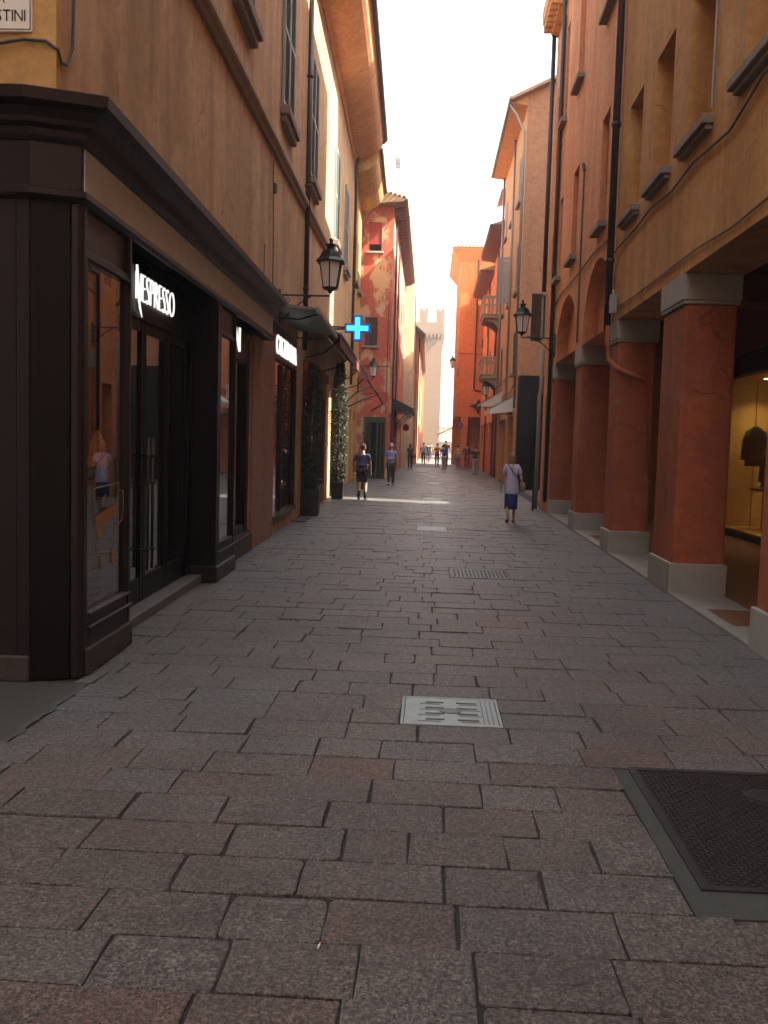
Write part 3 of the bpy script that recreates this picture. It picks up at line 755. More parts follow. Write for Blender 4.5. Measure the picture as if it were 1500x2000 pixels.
# steel canopy over the hosiery shop
t = Lthing('steel_canopy', 'grey green folded canopy with steel front rail over the hosiery shop', 'awning')
m = MB(); m.prism([(0.01, 4.12), (.80, 4.02), (.80, 3.98), (0.01, 4.06)], 16.2, 20.0); m.build('cloth', 'awng', t)
m = MB(); m.box(.78, .84, 16.15, 20.05, 3.93, 4.03); m.build('front_rail', 'pipeg', t, bevel=.008)
m = MB(); m.box(0, .14, 16.15, 20.05, 4.13, 4.27); m.build('cassette', 'pipe', t, bevel=.02)
for y in (16.5, 19.7):
    m = MB(); m.tube([(.02, y, 3.88), (.4, y+.35, 3.90), (.8, y, 3.96)], .018, 6); m.build('folding_arm', 'iron', t)

# long red awning
t = Lthing('red_awning', 'long dark red awning over the left shops beyond the lantern', 'awning')
m = MB(); y = 20.9
while y < 33.9:
    y2 = y+.42
    m.prism([(0.01, 4.70), (.82, 4.12+.0), (.82, 4.105), (0.01, 4.68)], y, y2-.004); y = y2
m.build('cloth', 'awn', t)
m = MB(); y = 20.9
while y < 33.9:
    m.prism([(.822, 4.12), (.84, 4.10), (.84, 3.84), (.822, 3.84)], y+.005, y+.41); y += .42
m.build('valance', 'awn', t)
m = MB(); m.tube([(.845, 20.85, 4.12), (.845, 34.0, 4.12)], .028, 6); m.build('front_rail', 'pipeg', t)
for y in (21.2, 25.3, 29.6, 33.7):
    m = MB(); m.tube([(.02, y, 3.6), (.45, y+.25, 3.75), (.84, y, 4.08)], .022, 6); m.build('folding_arm', 'iron', t)
m = MB(); m.tube([(.84, 33.8, 3.95), (1.2, 34.3, 3.45), (1.38, 35.0, 3.15), (.9, 36.0, 2.9)], .03, 6); m.tube([(.2, 30.6, 2.9), (.6, 31.2, 3.35), (1.1, 31.5, 3.6), (1.15, 33, 3.5)], .028, 6); m.tube([(.2, 32.6, 2.9), (.7, 33.2, 3.2), (1.2, 33.5, 3.4)], .028, 6)
m.build('awning_brackets', 'iron', t)
# shopfronts under the awning
t = Lthing('red_shopfront', 'dark red framed shopfront under the red awning', 'shopfront')
m = MB()
for y in (21.0, 22.6, 24.3, 26.05): m.box(-.06, .05, y, y+.14, 0, 3.3)
m.box(-.06, .04, 21.14, 26.05, 2.85, 3.3); m.box(-.06, .045, 21.14, 22.6, 0, .5); m.box(-.06, .045, 24.44, 26.05, 0, .5)
m.build('frame', 'darkred', t, bevel=.01)
MB().box(-.02, -.012, 21.14, 22.6, .5, 2.85).box(-.02, -.012, 22.74, 24.3, .05, 2.85).box(-.02, -.012, 24.44, 26.05, .5, 2.85).build('pane', 'dpane', t)
m = MB(); m.box(0, .12, 21.0, 26.2, 3.3, 3.55); m.build('cornice', 'darkred', t, bevel=.02)
t = Lthing('far_shopfront', 'dark framed shopfront under the far end of the red awning', 'shopfront')
m = MB()
for y in (28.5, 30.0, 31.6, 33.0, 34.46): m.box(-.06, .05, y, y+.14, 0, 3.3)
m.box(-.06, .04, 28.64, 34.46, 2.8, 3.3)
m.build('frame', 'wood', t, bevel=.01)
MB().box(-.02, -.012, 28.64, 30.0, .1, 2.8).box(-.02, -.012, 30.14, 31.6, .1, 2.8).box(-.02, -.012, 31.74, 33.0, .1, 2.8).box(-.02, -.012, 33.14, 34.46, .1, 2.8).build('pane', 'dpane', t)

# lanterns -----------------------------------------------------------
def lantern(label, wall_xy, tip_xy, zb, h=.95, group='wall lanterns along the street'):
    """six-sided lantern standing on the tip of an arm from the wall"""
    wx, wy = wall_xy; tx, ty = tip_xy
    t = thing('wall_lantern', label, 'street lantern', (wx, wy, zb), 0, group)
    dx, dy = tx-wx, ty-wy; k = h/.95
    hexa = lambda r, z: [(dx+r*cos(pi/6+pi/3*i), dy+r*sin(pi/6+pi/3*i), z*k) for i in range(6)]
    sc = lambda r: r*k
    m = MB(); m.loft([hexa(sc(.13), .10), hexa(sc(.20), .52)]); m.build('lamp_glass', 'frost', t)
    m = MB()
    for i in range(6):
        a = pi/6+pi/3*i
        m.tube([(dx+sc(.135)*cos(a), dy+sc(.135)*sin(a), .09*k), (dx+sc(.208)*cos(a), dy+sc(.208)*sin(a), .53*k)], .013*k, 5)
    m.loft([hexa(sc(.03), .0), hexa(sc(.05), .04), hexa(sc(.145), .075), hexa(sc(.145), .10)])
    m.loft([hexa(sc(.215), .52), hexa(sc(.27), .515), hexa(sc(.275), .54), hexa(sc(.215), .60), hexa(sc(.16), .70), hexa(sc(.075), .755), hexa(sc(.07), .80), hexa(sc(.10), .815), hexa(sc(.095), .835), hexa(sc(.035), .85), hexa(sc(.03), .89), hexa(sc(.045), .91), hexa(sc(.01), .95)])
    m.build('lamp_frame', 'lamp', t)
    m = MB(); L = math.hypot(dx, dy); ux, uy = dx/L, dy/L
    P = lambda s, z: (ux*s, uy*s, z)
    m.tube([P(0, -.05), P(L*.6, -.05), P(L, -.05), P(L, .01)], .018, 6)
    m.tube([P(.0, -.5*k), P(L*.15, -.40*k), P(L*.35, -.22*k), P(L*.62, -.06)], .014, 6)
    m.tube([P(.05, -.12), P(.13, -.2), P(.2, -.16), P(.18, -.1), P(.13, -.11)], .01, 5)
    m.box(-.03, .03, -.07, .07, -.55*k, .05)
    m.build('bracket', 'lamp', t)
    return t
p = Lp(0, 17.1); q = Lp(.93, 17.1)
lantern('large lantern on an iron arm above the hosiery shop, nearest lantern on the left', (p.x, p.y), (q.x, q.y), 4.42, 1.0)
p = Rp(0, 23.75)
lantern('lantern on a long arm at the end of the red arcade on the right', (p.x, p.y), (p.x-.85, p.y), 4.50, .9)
lantern('small green lantern in front of the peeling red facade', (-3.25, 41.6), (-2.55, 41.0), 4.5, .95)
lantern('lantern under the lower stone balcony on the right', (3.62, 48.5), (2.85, 48.5), 4.2, .95)
lantern('farthest lantern high on the corner of the bright orange building', (1.86, 64.9), (1.45, 64.9), 6.9, .95)

# pharmacy cross --------------------------------------------------------
q = Lp(1.03, 24.0)
t = thing('pharmacy_cross', 'lit blue and green pharmacy cross projecting over the street beside the red awning', 'pharmacy cross', (q.x, q.y, 4.62))
def cross(m, a, w, y0, y1):
    pts = [(-w, -a), (w, -a), (w, -w), (a, -w), (a, w), (w, w), (w, a), (-w, a), (-w, w), (-a, w), (-a, -w), (-w, -w)]
    m.prism(pts, y0, y1)
m = MB(); cross(m, .335, .115, -.06, .06); m.build('case', 'pipeg', t, bevel=.004)
m = MB(); cross(m, .315, .100, -.066, -.0605); m.build('rim_light', 'blue', t)
m = MB(); cross(m, .275, .062, -.072, -.0665); m.build('tube_light', 'cyan', t)
m = MB(); cross(m, .22, .012, -.076, -.0725); m.build('core_light', 'green', t)
m = MB(); m.tube([(-1.03, 0, .05), (-.33, 0, .02)], .022, 6); m.tube([(-1.03, 0, -.05), (-.33, 0, -.02)], .022, 6); m.build('bracket', 'iron', t)

# potted columnar plants -----------------------------------------------
def leaves(m, c, rfun, z0, z1, n, size, seed):
    r = random.Random(seed)
    for _ in range(n):
        z = z0+(z1-z0)*r.random(); a = r.random()*2*pi; R0 = rfun((z-z0)/(z1-z0))*(1+.22*noise.noise((a*1.5, z*2.2, seed)))
        q = R0*(r.random()**.35)
        p = Vector((c[0]+q*cos(a), c[1]+q*sin(a), z))
        d = Vector((cos(a)+r.uniform(-.7, .7), sin(a)+r.uniform(-.7, .7), r.uniform(-.8, .6))).normalized()
        u = d.cross(Vector((r.uniform(-1, 1), r.uniform(-1, 1), r.uniform(-1, 1)))).normalized(); s = size*r.uniform(.6, 1.4)
        m.add([p, p+d*s*.5+u*s*.32, p+d*s, p+d*s*.5-u*s*.32], [(0, 1, 2, 3)])
def potted(label, x, y, rad, zt, potr, poth, mat, n, size, seed, top=None):
    t = thing('potted_plant', label, 'potted plant', (x, y, 0), 0, 'tall plants in pots outside the left shops')
    m = MB(); k = potr
    m.loft([[(a*k*.85, b*k*.85, 0) for a, b in ((-1,-1),(1,-1),(1,1),(-1,1))], [(a*k, b*k, poth) for a, b in ((-1,-1),(1,-1),(1,1),(-1,1))], [(a*k*.88, b*k*.88, poth) for a, b in ((-1,-1),(1,-1),(1,1),(-1,1))], [(a*k*.85, b*k*.85, poth-.05) for a, b in ((-1,-1),(1,-1),(1,1),(-1,1))]])
    m.build('pot', 'pot', t, bevel=.01)
    m = MB(); m.tube([(0, 0, poth-.06), (.02, .01, zt*.5), (0, -.01, zt*.92)], [.03, .022, .01], 6); m.build('trunk', 'bark', t)
    m = MB(); f = top or (lambda u: rad*(.75+.35*sin(pi*min(1, u*1.05))-.45*max(0, u-.85)/.15*.8))
    leaves(m, (0, 0), f, poth-.05, zt, n, size, seed); m.build('crown', mat, t)
    return t
p = Lp(.24, 21.05); potted('tall dark column of ivy in a black pot, nearest plant on the left', p.x, p.y, .20, 3.42, .20, .62, 'leafd', 6500, .05, 3)
p = Lp(.34, 27.4); potted('slender olive green climbing plant in a square black pot beside the red shopfront', p.x, p.y, .21, 4.0, .19, .5, 'leafy', 5200, .055, 5)
p = Lp(.75, 33.2); potted('small leafy shrub in a pot beyond the climbing plant', p.x, p.y, .28, 1.35, .18, .5, 'leafd', 1800, .055, 8)

# ------------------------------------------------------------------ second left building (short, yellow soffit)
t = Lthing('mustard_building', 'narrow mustard building with sunlit curved eaves past the beige facade', 'building')
m = MB(); hl = [(38.0, 39.1, 4.8, 6.6, .12), (38.0, 39.1, 8.2, 10.2, .12), (40.3, 41.3, 8.2, 10.2, .12), (37.2, 38.6, 0, 3.0, .5), (39.6, 41.3, 0, 3.0, .5)]
facade(m, 1, 36.25, 42.4, 0, 12.1, hl, x=-.02); body(m, 1, 9, 36.25, 42.4, 0, 12.1, x=-.02); m.build('wall', 'yellow', t)
pr = [(-.02, 11.9), (.03, 12.0)]+[(.03+.9*sin(k/8*pi/2), 12.0+.75*(1-cos(k/8*pi/2))) for k in range(9)]+[(.98, 12.75), (.98, 12.85), (-.02, 12.9)]
MB().prism(pr, 36.3, 42.2).build('eaves', 'yellow', t)
MB().tube([(1.02, 36.2, 12.85), (1.02, 42.3, 12.85)], .07, 8).build('gutter', 'pipe', t)
for h in hl[:3]:
    shutter(t, 1, -.10, h[0]+.02, h[1]-.02, h[2], h[3], 'shutg'); MB().box(-.02, .14, h[0]-.1, h[1]+.1, h[2]-.14, h[2]-.005).build('sill', 'sill', t, bevel=.01)

# ------------------------------------------------------------------ peeling red building: end wall faces us
RB = thing('peeling_red_building', 'red building with peeling plaster and a deep brown eave on the left', 'building', (0, 42.8, 0))
XW = -1.90
holes_f = []
m = MB(); ZT = 12.35; E = 64-42.8
# front (facing -y) with two windows
def front(mb, y, x0, x1, z0, z1, hs, dep=.14, sgn=1):
    xs = sorted({x0, x1, *[h[0] for h in hs], *[h[1] for h in hs]}); zs = sorted({z0, z1, *[h[2] for h in hs], *[h[3] for h in hs]})
    for i in range(len(xs)-1):
        for k in range(len(zs)-1):
            cx, cz = (xs[i]+xs[i+1])/2, (zs[k]+zs[k+1])/2
            if any(h[0] < cx < h[1] and h[2] < cz < h[3] for h in hs): continue
            mb.quad((xs[i], y, zs[k]), (xs[i+1], y, zs[k]), (xs[i+1], y, zs[k+1]), (xs[i], y, zs[k+1]))
    for a, b, c, d in hs:
        yb = y+dep*sgn
        mb.quad((a, y, c), (b, y, c), (b, yb, c), (a, yb, c)); mb.quad((a, y, d), (b, y, d), (b, yb, d), (a, yb, d))
        mb.quad((a, y, c), (a, yb, c), (a, yb, d), (a, y, d)); mb.quad((b, y, c), (b, yb, c), (b, yb, d), (b, y, d)); mb.quad((a, yb, c), (b, yb, c), (b, yb, d), (a, yb, d))
hf = [(-3.02, -2.43, 10.35, 11.65), (-3.1, -2.52, 6.1, 7.4)]
front(m, 0, -9, XW, 0, ZT, hf)
ws = [(3+i*3.4, 4.1+i*3.4, z, z+1.9, .15) for i in range(5) for z in (5.2, 8.7)]
facade(m, 1, 0, E, 0, ZT, ws+[(1.0+i*4.0, 3.9+i*4.0, 0, 3.1, .6) for i in range(5)], x=XW)
m.quad((XW, E, 0), (-9, E, 0), (-9, E, ZT), (XW, E, ZT)); m.quad((-9, 0, 0), (-9, E, 0), (-9, E, ZT), (-9, 0, ZT))
m.build('wall', 'red', RB)
def fshut(par, a, b, c, d, y, mat, nm='shutter'):
    m = MB(); z = c
    m.box(a, a+.04, y, y+.04, c, d); m.box(b-.04, b, y, y+.04, c, d); m.box(a+.04, b-.04, y+.002, y+.04, d-.05, d); m.box(a+.04, b-.04, y+.002, y+.04, c, c+.05); m.box((a+b)/2-.03, (a+b)/2+.03, y+.001, y+.04, c+.05, d-.05)
    z = c+.06
    while z < d-.07: m.box(a+.04, b-.04, y+.008, y+.03, z, z+.045); z += .065
    m.build(nm, mat, par)
fshut(RB, -3.0, -2.45, 10.68, 11.63, .02, 'shutr'); fshut(RB, -3.08, -2.54, 6.12, 7.38, .02, 'shutb')
MB().box(-2.98, -2.47, .125, .13, 10.37, 10.68).build('pane', 'dpane', RB)
for a, b, c, d in hf: MB().box(a-.1, b+.1, -.12, -.001, c-.10, c-.005).build('sill', 'stone', RB, bevel=.01)
for h in ws: shutter(RB, 1, XW-.06, h[0]+.02, h[1]-.02, h[2]+.01, h[3]-.01, 'shutb')
# eave: boards underside, rafters, gutter, tiles
m = MB(); m.prism([(XW-.9, ZT-.02), (XW+.02, ZT-.02), (XW+.50, ZT+.10), (XW+.50, ZT+.18), (XW-.9, ZT+.30)], -.55, E-.3); m.build('eaves', 'eavewood', RB)
m = MB(); y = -.4
while y < E-.5: m.prism([(XW+.0, ZT-.13), (XW+.46, ZT-.0), (XW+.46, ZT+.085), (XW+.0, ZT-.025)], y, y+.11); y += .62
m.build('rafters', 'eavewood', RB, kind='stuff')
m = MB(); m.tube([(XW+.56, -.6, ZT+.17), (XW+.56, E-.2, ZT+.17)], .07, 8); m.build('gutter', 'pipe', RB)
m = MB(); m.quad((XW+.52, -.6, ZT+.22), (XW+.52, E, ZT+.22), (-9, E, ZT+2.6), (-9, -.6, ZT+2.6)); m.quad((-9, -.6, ZT), (-9, -.6, ZT+2.6), (XW+.52, -.6, ZT+.22), (XW+.4, -.6, ZT+.1), (XW-.9, -.6, ZT)); m.build('roof', 'tiles', RB)
for k in range(12):
    x = XW+.44-k*.20; z = ZT+.26+k*.20*.268+.0
    m = MB(); n = 6
    m.loft([[(x+.09*cos(pi*i/n), yy, z+.075*sin(pi*i/n)) for i in range(n+1)]+[(x+.07*cos(pi*i/n), yy, z+.055*sin(pi*i/n)) for i in range(n, -1, -1)] for yy in (-.68, .2)])
    m.build('roof_tile', 'tiles', RB)
MB().tube([(XW+.07, 2.2, 0), (XW+.07, 2.2, ZT-.2)], .05, 6).build('downpipe', 'pipe', RB); MB().tube([(XW+.07, 6.3, 2), (XW+.07, 6.3, ZT-.2)], .04, 6).build('downpipe', 'pipe', RB)
m = MB(); m.tube([(-3.4, -.02, 5.2), (-2.6, -.03, 5.15), (-1.94, -.02, 5.2), (-1.84, .3, 5.15), (-1.82, 4, 5.0)], .015, 5); m.tube([(-2.02, -.02, 8), (-2.04, -.02, 3)], .02, 5); m.tube([(-3.3, -.02, 3.9), (-1.92, -.03, 3.95)], .012, 5); m.build('cable', 'cable', RB)
# low arch buttress like shape at base: green shop door frames with warm edges
t = thing('green_shop_door', 'dark green framed shop entrance at the foot of the peeling red wall', 'shopfront', (-2.45, 42.72, 0))
m = MB(); m.box(-.55, -.47, -.08, .07, 0, 2.6); m.box(.0, .08, -.08, .07, 0, 2.6); m.box(.36, .44, -.08, .07, 0, 2.6); m.box(-.55, .44, -.08, .07, 2.6, 2.85); m.build('frame', 'leafd', t, bevel=.01)
MB().box(-.47, .0, -.02, -.012, 0, 2.6).box(.08, .36, -.02, -.012, 0, 2.6).build('pane', 'dpane', t)
# dark canopy of the shops along red building
t = thing('dark_canopy', 'dark metal canopy with small white lamps on the street side of the peeling red building', 'canopy', (XW, 47.5, 0))
m = MB(); m.prism([(0, 3.75), (0, 3.95), (.45, 3.75), (1.05, 3.45), (1.05, 3.33), (0, 3.33)], 0, 6.5); m.build('hood', 'lamp', t, bevel=.01)
for k in range(4): MB().lathe((.8, .4+k*1.7), [(0, 3.12), (.09, 3.15), (.11, 3.24), (.07, 3.329)], 8).build('lamp_globe', 'white', t, smooth=True)
m = MB()
for y in (.1, 3.2, 6.3): m.tube([(.02, y, 2.4), (.5, y, 3.0), (1.0, y, 3.32)], .025, 5)
m.build('brackets', 'iron', t)
t = thing('hanging_red_sign', 'small red round shop sign hanging under the dark canopy', 'shop sign', (XW+.55, 53.0, 2.55))
m = MB(); m.tube([(0, -.03, 0), (0, .03, 0)], .2, 14); m.build('disc', 'shutr', t); MB().tube([(0, 0, .2), (0, 0, .8)], .01, 5).build('rod', 'iron', t)

# cream building behind, lower brown-eaved building, orange etc.
t = thing('tall_cream_building', 'tall pale cream house rising behind the deep brown eave', 'building', (0, 64.2, 0))
m = MB(); hs = [(-2.05, -1.75, 13.4, 14.6), (-2.05, -1.75, 16.0, 17.1)]
front(m, 0, -9, -1.30, 0, 18.2, hs, .12); ws = [(2+i*3, 3+i*3, z, z+1.8, .12) for i in range(2) for z in (5, 8.5, 12, 15)]
facade(m, 1, 0, 8, 0, 18.2, ws, x=-1.30); m.quad((-1.30, 8, 0), (-9, 8, 0), (-9, 8, 18.2), (-1.3, 8, 18.2)); m.quad((-9, 0, 0), (-9, 8, 0), (-9, 8, 18.2), (-9, 0, 18.2)); m.quad((-9, 0, 18.2), (-9, 8, 18.2), (-1.3, 8, 18.2), (-1.3, 0, 18.2))
m.build('wall', 'cream', t)
for a, b, c, d in hs: MB().box(a, b, .10, .11, c, d).build('pane', 'dpane', t)
for h in ws: MB().box(-1.40, -1.38, h[0], h[1], h[2], h[3]).build('pane', 'dpane', t)

t = thing('low_brown_building', 'lower orange house with a dark sloping eave and dark shutters far down on the left', 'building', (0, 72.5, 0))
m = MB(); hs = [(-1.62, -1.25, 7.2, 8.9)]
front(m, 0, -9, -1.08, 0, 10.3, hs, .12); ws = [(3+i*5, 4.4+i*5, z, z+2.0, .15) for i in range(7) for z in (4.6, 7.6)]
facade(m, 1, 0, 38, 0, 10.3, ws+[(1+i*6, 5+i*6, 0, 3.2, .6) for i in range(6)], x=-1.08); body(m, 1, 7.92, 0, 38, 0, 10.3, x=-.80, near=False); m.build('wall', 'orange', t)
m = MB(); m.prism([(-2.2, 11.2), (-1.08, 10.2), (-.60, 9.85), (-.56, 9.98), (-2.2, 11.5)], -.7, 38); m.build('eaves', 'eavewood', t)
m = MB(); m.quad((-.54, -.8, 10.02), (-.54, 38, 10.02), (-4, 38, 13), (-4, -.8, 13)); m.quad((-4, -.8, 13), (-4, 38, 13), (-9, 38, 10.4), (-9, -.8, 10.4)); m.add([(-1.08, -.02, 10.3), (-9, -.02, 10.3), (-4, -.02, 12.9)], [(0, 1, 2)]); m.build('roof', 'tiles', t)
fshut(t, -1.60, -1.27, 7.22, 8.88, .01, 'shutb')
for h in ws: shutter(t, 1, -1.14, h[0]+.03, h[1]-.03, h[2], h[3], 'shutb')
MB().tube([(-1.02, 2, 0), (-1.02, 2, 10.0)], .06, 6).build('downpipe', 'pipe', t); MB().tube([(-1.02, 16, 0), (-1.02, 16, 10.0)], .06, 6).build('downpipe', 'pipe', t)

# crenellated palace
PZ = thing('crenellated_palace', 'brick palace with swallowtail battlements closing the end of the street', 'palace', (0, 124, 0))
m = MB(); hp = [(-2.2, -1.2, 9.2, 11.4)]
front(m, 0, -16, 1.33, 0, 15.9, hp, .3); facade(m, 1, 0, 22, 0, 15.9, [(2+i*5, 4+i*5, 8.2, 11.8, .4) for i in range(4)], x=1.33); body(m, 1, 17.33, 0, 22, 0, 15.9, x=1.33, near=False); m.build('wall', 'brick', PZ)
m = MB(); m.box(-16, 1.60, -.35, 22, 15.9, 16.5)
k = -15.8
while k < 1.4: m.box(k, k+.25, -.55, -.35, 15.55, 16.2); k += .5
m.build('corbel_band', 'brick', PZ)
m = MB(); m.box(-16, 1.52, -.25, .25, 16.5, 17.6); m.box(1.15, 1.52, .25, 22, 16.5, 17.6); m.build('parapet', 'brick', PZ)
x = .42
while x > -15:
    m = MB(); w = 1.05
    m.add([(x+px, yy, 17.6+pz) for yy in (-.25, .25) for px, pz in ((0, 0), (w, 0), (w+.06, 2.1), (w*.5, 1.45), (-.06, 2.1))], [(0,1,2,3,4),(5,6,7,8,9),(0,1,6,5),(1,2,7,6),(2,3,8,7),(3,4,9,8),(4,0,5,9)])
    m.build('merlon', 'brick', PZ); x -= 2.15
y = 3.0
while y < 21:
    m = MB(); m.add([(xx, y+py, 17.6+pz) for xx in (1.15, 1.52) for py, pz in ((0, 0), (1.1, 0), (1.16, 2.1), (.55, 1.45), (-.06, 2.1))], [(0,1,2,3,4),(5,6,7,8,9),(0,1,6,5),(1,2,7,6),(2,3,8,7),(3,4,9,8),(4,0,5,9)])
    m.build('merlon', 'brick', PZ); y += 2.2

# pale bell tower above the roofs
t = thing('bell_tower', 'pale tower with a narrow belfry opening showing over the roofs on the left', 'tower', (-6.2, 150, 0))
m = MB(); front(m, -2, -2.2, 2.2, 0, 46.5, [(-.45, .35, 44.2, 45.9)], 3.9, 1); m.quad((2.2, -2, 0), (2.2, 2, 0), (2.2, 2, 46.5), (2.2, -2, 46.5)); m.quad((-2.2, -2, 0), (-2.2, 2, 0), (-2.2, 2, 46.5), (-2.2, -2, 46.5)); m.quad((-2.2, 2, 0), (2.2, 2, 0), (2.2, 2, 46.5), (-2.2, 2, 46.5)); m.build('shaft', 'cream', t)
m = MB(); m.box(-2.4, 2.4, -2.2, 2.2, 46.5, 46.9); m.loft([[(-2.2, -2.2, 46.9), (2.2, -2.2, 46.9), (2.2, 2.2, 46.9), (-2.2, 2.2, 46.9)], [(-.1, -.1, 49), (.1, -.1, 49), (.1, .1, 49), (-.1, .1, 49)]]); m.build('roof', 'cream', t)

# piazza building at the far end
t = thing('piazza_arcade_building', 'low pale sunlit building with arches across the far square', 'building', (0, 175, 0))
m = MB(); hs = [(-2+i*3.2, i*3.2, .2, 3.6) for i in range(7)]
front(m, 0, -8, 24, 0, 4.6, hs, .8); m.quad((-8, 0, 4.6), (24, 0, 4.6), (24, 10, 6.2), (-8, 10, 6.2)); m.quad((-8, 0, 0), (-8, 10, 0), (-8, 10, 6.2), (-8, 0, 4.6)); m.build('wall', 'cream', t)
m = MB(); m.prism([(-8.2, 4.6), (24.2, 4.6), (24.2, 4.9), (-8.2, 4.9)], -.4, 0); m.build('cornice', 'stone', t)
t = thing('white_marquee', 'white event tents standing in the sunlit square at the end of the street', 'marquee', (3.4, 134, 0))
for k in range(3):
    m = MB(); x = k*2.6-1.4
    m.loft([[(x-1.25, -1.2, 2.0), (x+1.25, -1.2, 2.0), (x+1.25, 1.2, 2.0), (x-1.25, 1.2, 2.0)], [(x-.05, -.05, 3.1), (x+.05, -.05, 3.1), (x+.05, .05, 3.1), (x-.05, .05, 3.1)]]); m.box(x-1.25, x+1.25, 1.15, 1.2, .4, 2.0)
    m.build('tent_roof', 'white', t)
    m = MB()
    for a in (-1.2, 1.2):
        for b in (-1.15, 1.1): m.tube([(x+a, b, 0), (x+a, b, 2.0)], .03, 5)
    m.build('poles', 'chrome', t)

# ------------------------------------------------------------------ RIGHT: near ochre arcade building
RA = Rthing('ochre_arcade_building', 'ochre building on the right over a deep dark arcade with red pillars', 'building')
wa = [(8.35, 9.35), (10.40, 11.45), (12.25, 13.25), (14.1, 15.05)]; ZW = 5.38
Yr0, Yr1 = -9.0, 15.72; ZL = 3.82; HT = 18.5
m = MB(); facade(m, -1, Yr0, Yr1, ZL, HT, [(a, b, ZW, 7.05, .42) for a, b in wa+[(6.3, 7.4), (4.2, 5.3), (2, 3.1)]]+[(a, b, 9.1, 11.3, .3) for a, b in wa+[(6.3, 7.4)]])
m.quad((0, Yr0, ZL), (.72, Yr0, ZL), (.72, Yr1, ZL), (0, Yr1, ZL)); m.quad((.72, Yr0, ZL), (.72, Yr1, ZL), (.72, Yr1, 4.6), (.72, Yr0, 4.6))
body(m, -1, 12, Yr0, Yr1, 4.9, HT); m.build('wall', 'ochre', RA)
for a, b in wa+[(6.3, 7.4)]:
    MB().box(-.13, .05, a-.10, b+.10, ZW-.15, ZW-.05).box(-.08, .05, a-.06, b+.06, ZW-.20, ZW-.1505).build('sill', 'sill', RA, bevel=.01)
MB().tube([(-.02, 10.33, 5.4), (-.02, 10.33, 7.2), (-.015, 10.36, 9)], .012, 6).build('conduit', 'pipeg', RA)
m = MB()
m.tube([(-.02, 7.6, 5.02), (-.05, 8.6, 5.08), (-.03, 9.6, 4.92), (-.04, 10.9, 5.0), (-.03, 11.9, 4.95), (-.04, 13, 5.02), (-.03, 14.0, 4.98), (-.04, 15.4, 4.97), (-.06, 15.9, 4.9)], .016, 5)
m.build('cable', 'cable', RA); m = MB()
m.tube([(-.015, 2.0, 3.95), (-.02, 5, 3.93), (-.015, 8.3, 3.965), (-.02, 9.4, 3.93), (-.02, 10.6, 3.985), (-.015, 12.0, 3.99), (-.02, 14, 3.98), (-.02, 15.6, 4.02)], .010, 5)
m.build('cable', 'cable', RA)
m = MB(); m.tube([(-.09, 15.78, 3.7), (-.09, 15.78, 18)], .06, 8)
for z in (4.8, 7, 9.2, 11.4): m.tube([(-.09, 15.78, z), (-.09, 15.78, z+.07)], .078, 8)
m.build('downpipe', 'pipe', RA, smooth=True)
m = MB(); m.tube([(-.10, 15.62, 3.75), (-.10, 15.60, 3.45), (-.08, 15.52, 3.2), (.0, 15.30, 3.04), (.2, 15.14, 2.93), (.45, 15.12, 2.86), (.55, 15.14, 2.6), (.55, 15.14, 1.4)], .042, 8); m.build('elbow_pipe', 'pillar', RA, smooth=True)
m = MB(); m.box(-.13, -.03, 15.30, 15.42, 3.92, 4.22); m.tube([(-.08, 15.36, 4.22), (-.08, 15.4, 4.3), (-.1, 15.6, 4.1)], .015, 5); m.build('electric_box', 'pipeg', RA, bevel=.01)
# arcade interior
AI = 3.20
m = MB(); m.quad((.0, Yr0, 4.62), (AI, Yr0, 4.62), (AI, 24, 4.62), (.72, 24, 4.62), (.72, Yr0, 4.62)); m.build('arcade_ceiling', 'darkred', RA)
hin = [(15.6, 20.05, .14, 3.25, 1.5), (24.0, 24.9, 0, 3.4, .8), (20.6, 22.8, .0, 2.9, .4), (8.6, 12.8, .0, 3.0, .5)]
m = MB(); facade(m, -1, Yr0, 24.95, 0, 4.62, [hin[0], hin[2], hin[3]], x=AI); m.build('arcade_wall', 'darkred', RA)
MB().box(2.30, 2.33, 22.3, 24.0, 3.9, 4.61).build('fascia_board', 'arcadein', RA)
for y in (7.6, 11.6, 15.65):
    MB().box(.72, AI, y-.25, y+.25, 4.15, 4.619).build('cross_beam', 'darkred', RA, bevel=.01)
# pillars
def pillar(y0, y1, label, d=.66, zb=.385, zc=3.46):
    t = thing('arcade_pillar', label, 'pillar', tuple(Rp(0, y0)), AR, 'red plastered pillars of the right arcade')
    L = y1-y0
    MB().box(.025, d-.02, .02, L-.02, 0.0, zc).build('shaft', 'pillar', t, bevel=.035, seg=2)
    MB().box(-.01, d+.012, -.012, L+.012, 0, zb).build('plinth', 'stone', t, bevel=.008)
    m = MB(); m.box(-.012, d+.012, -.014, L+.014, zc+.045, 3.815); m.box(.0, d, .0, L, zc, zc+.045); m.build('capital', 'stone', t, bevel=.008)
    return t
pillar(7.1, 8.24, 'red pillar cut by the right edge of the picture')
pillar(11.18, 12.28, 'big red pillar in the foreground beside the lit clothes shop')
pillar(15.30, 16.0, 'red pillar with the curved pipe and the black downpipe above it')
pillar(19.2, 20.05, 'red pillar with a dark plinth under the first tall arch', zc=3.42)
pillar(23.62, 24.02, 'narrow red pillar farthest down the arcade', zc=3.42)
pillar(2.8, 3.9, 'red pillar nearest to the viewer, out of the picture on the right')
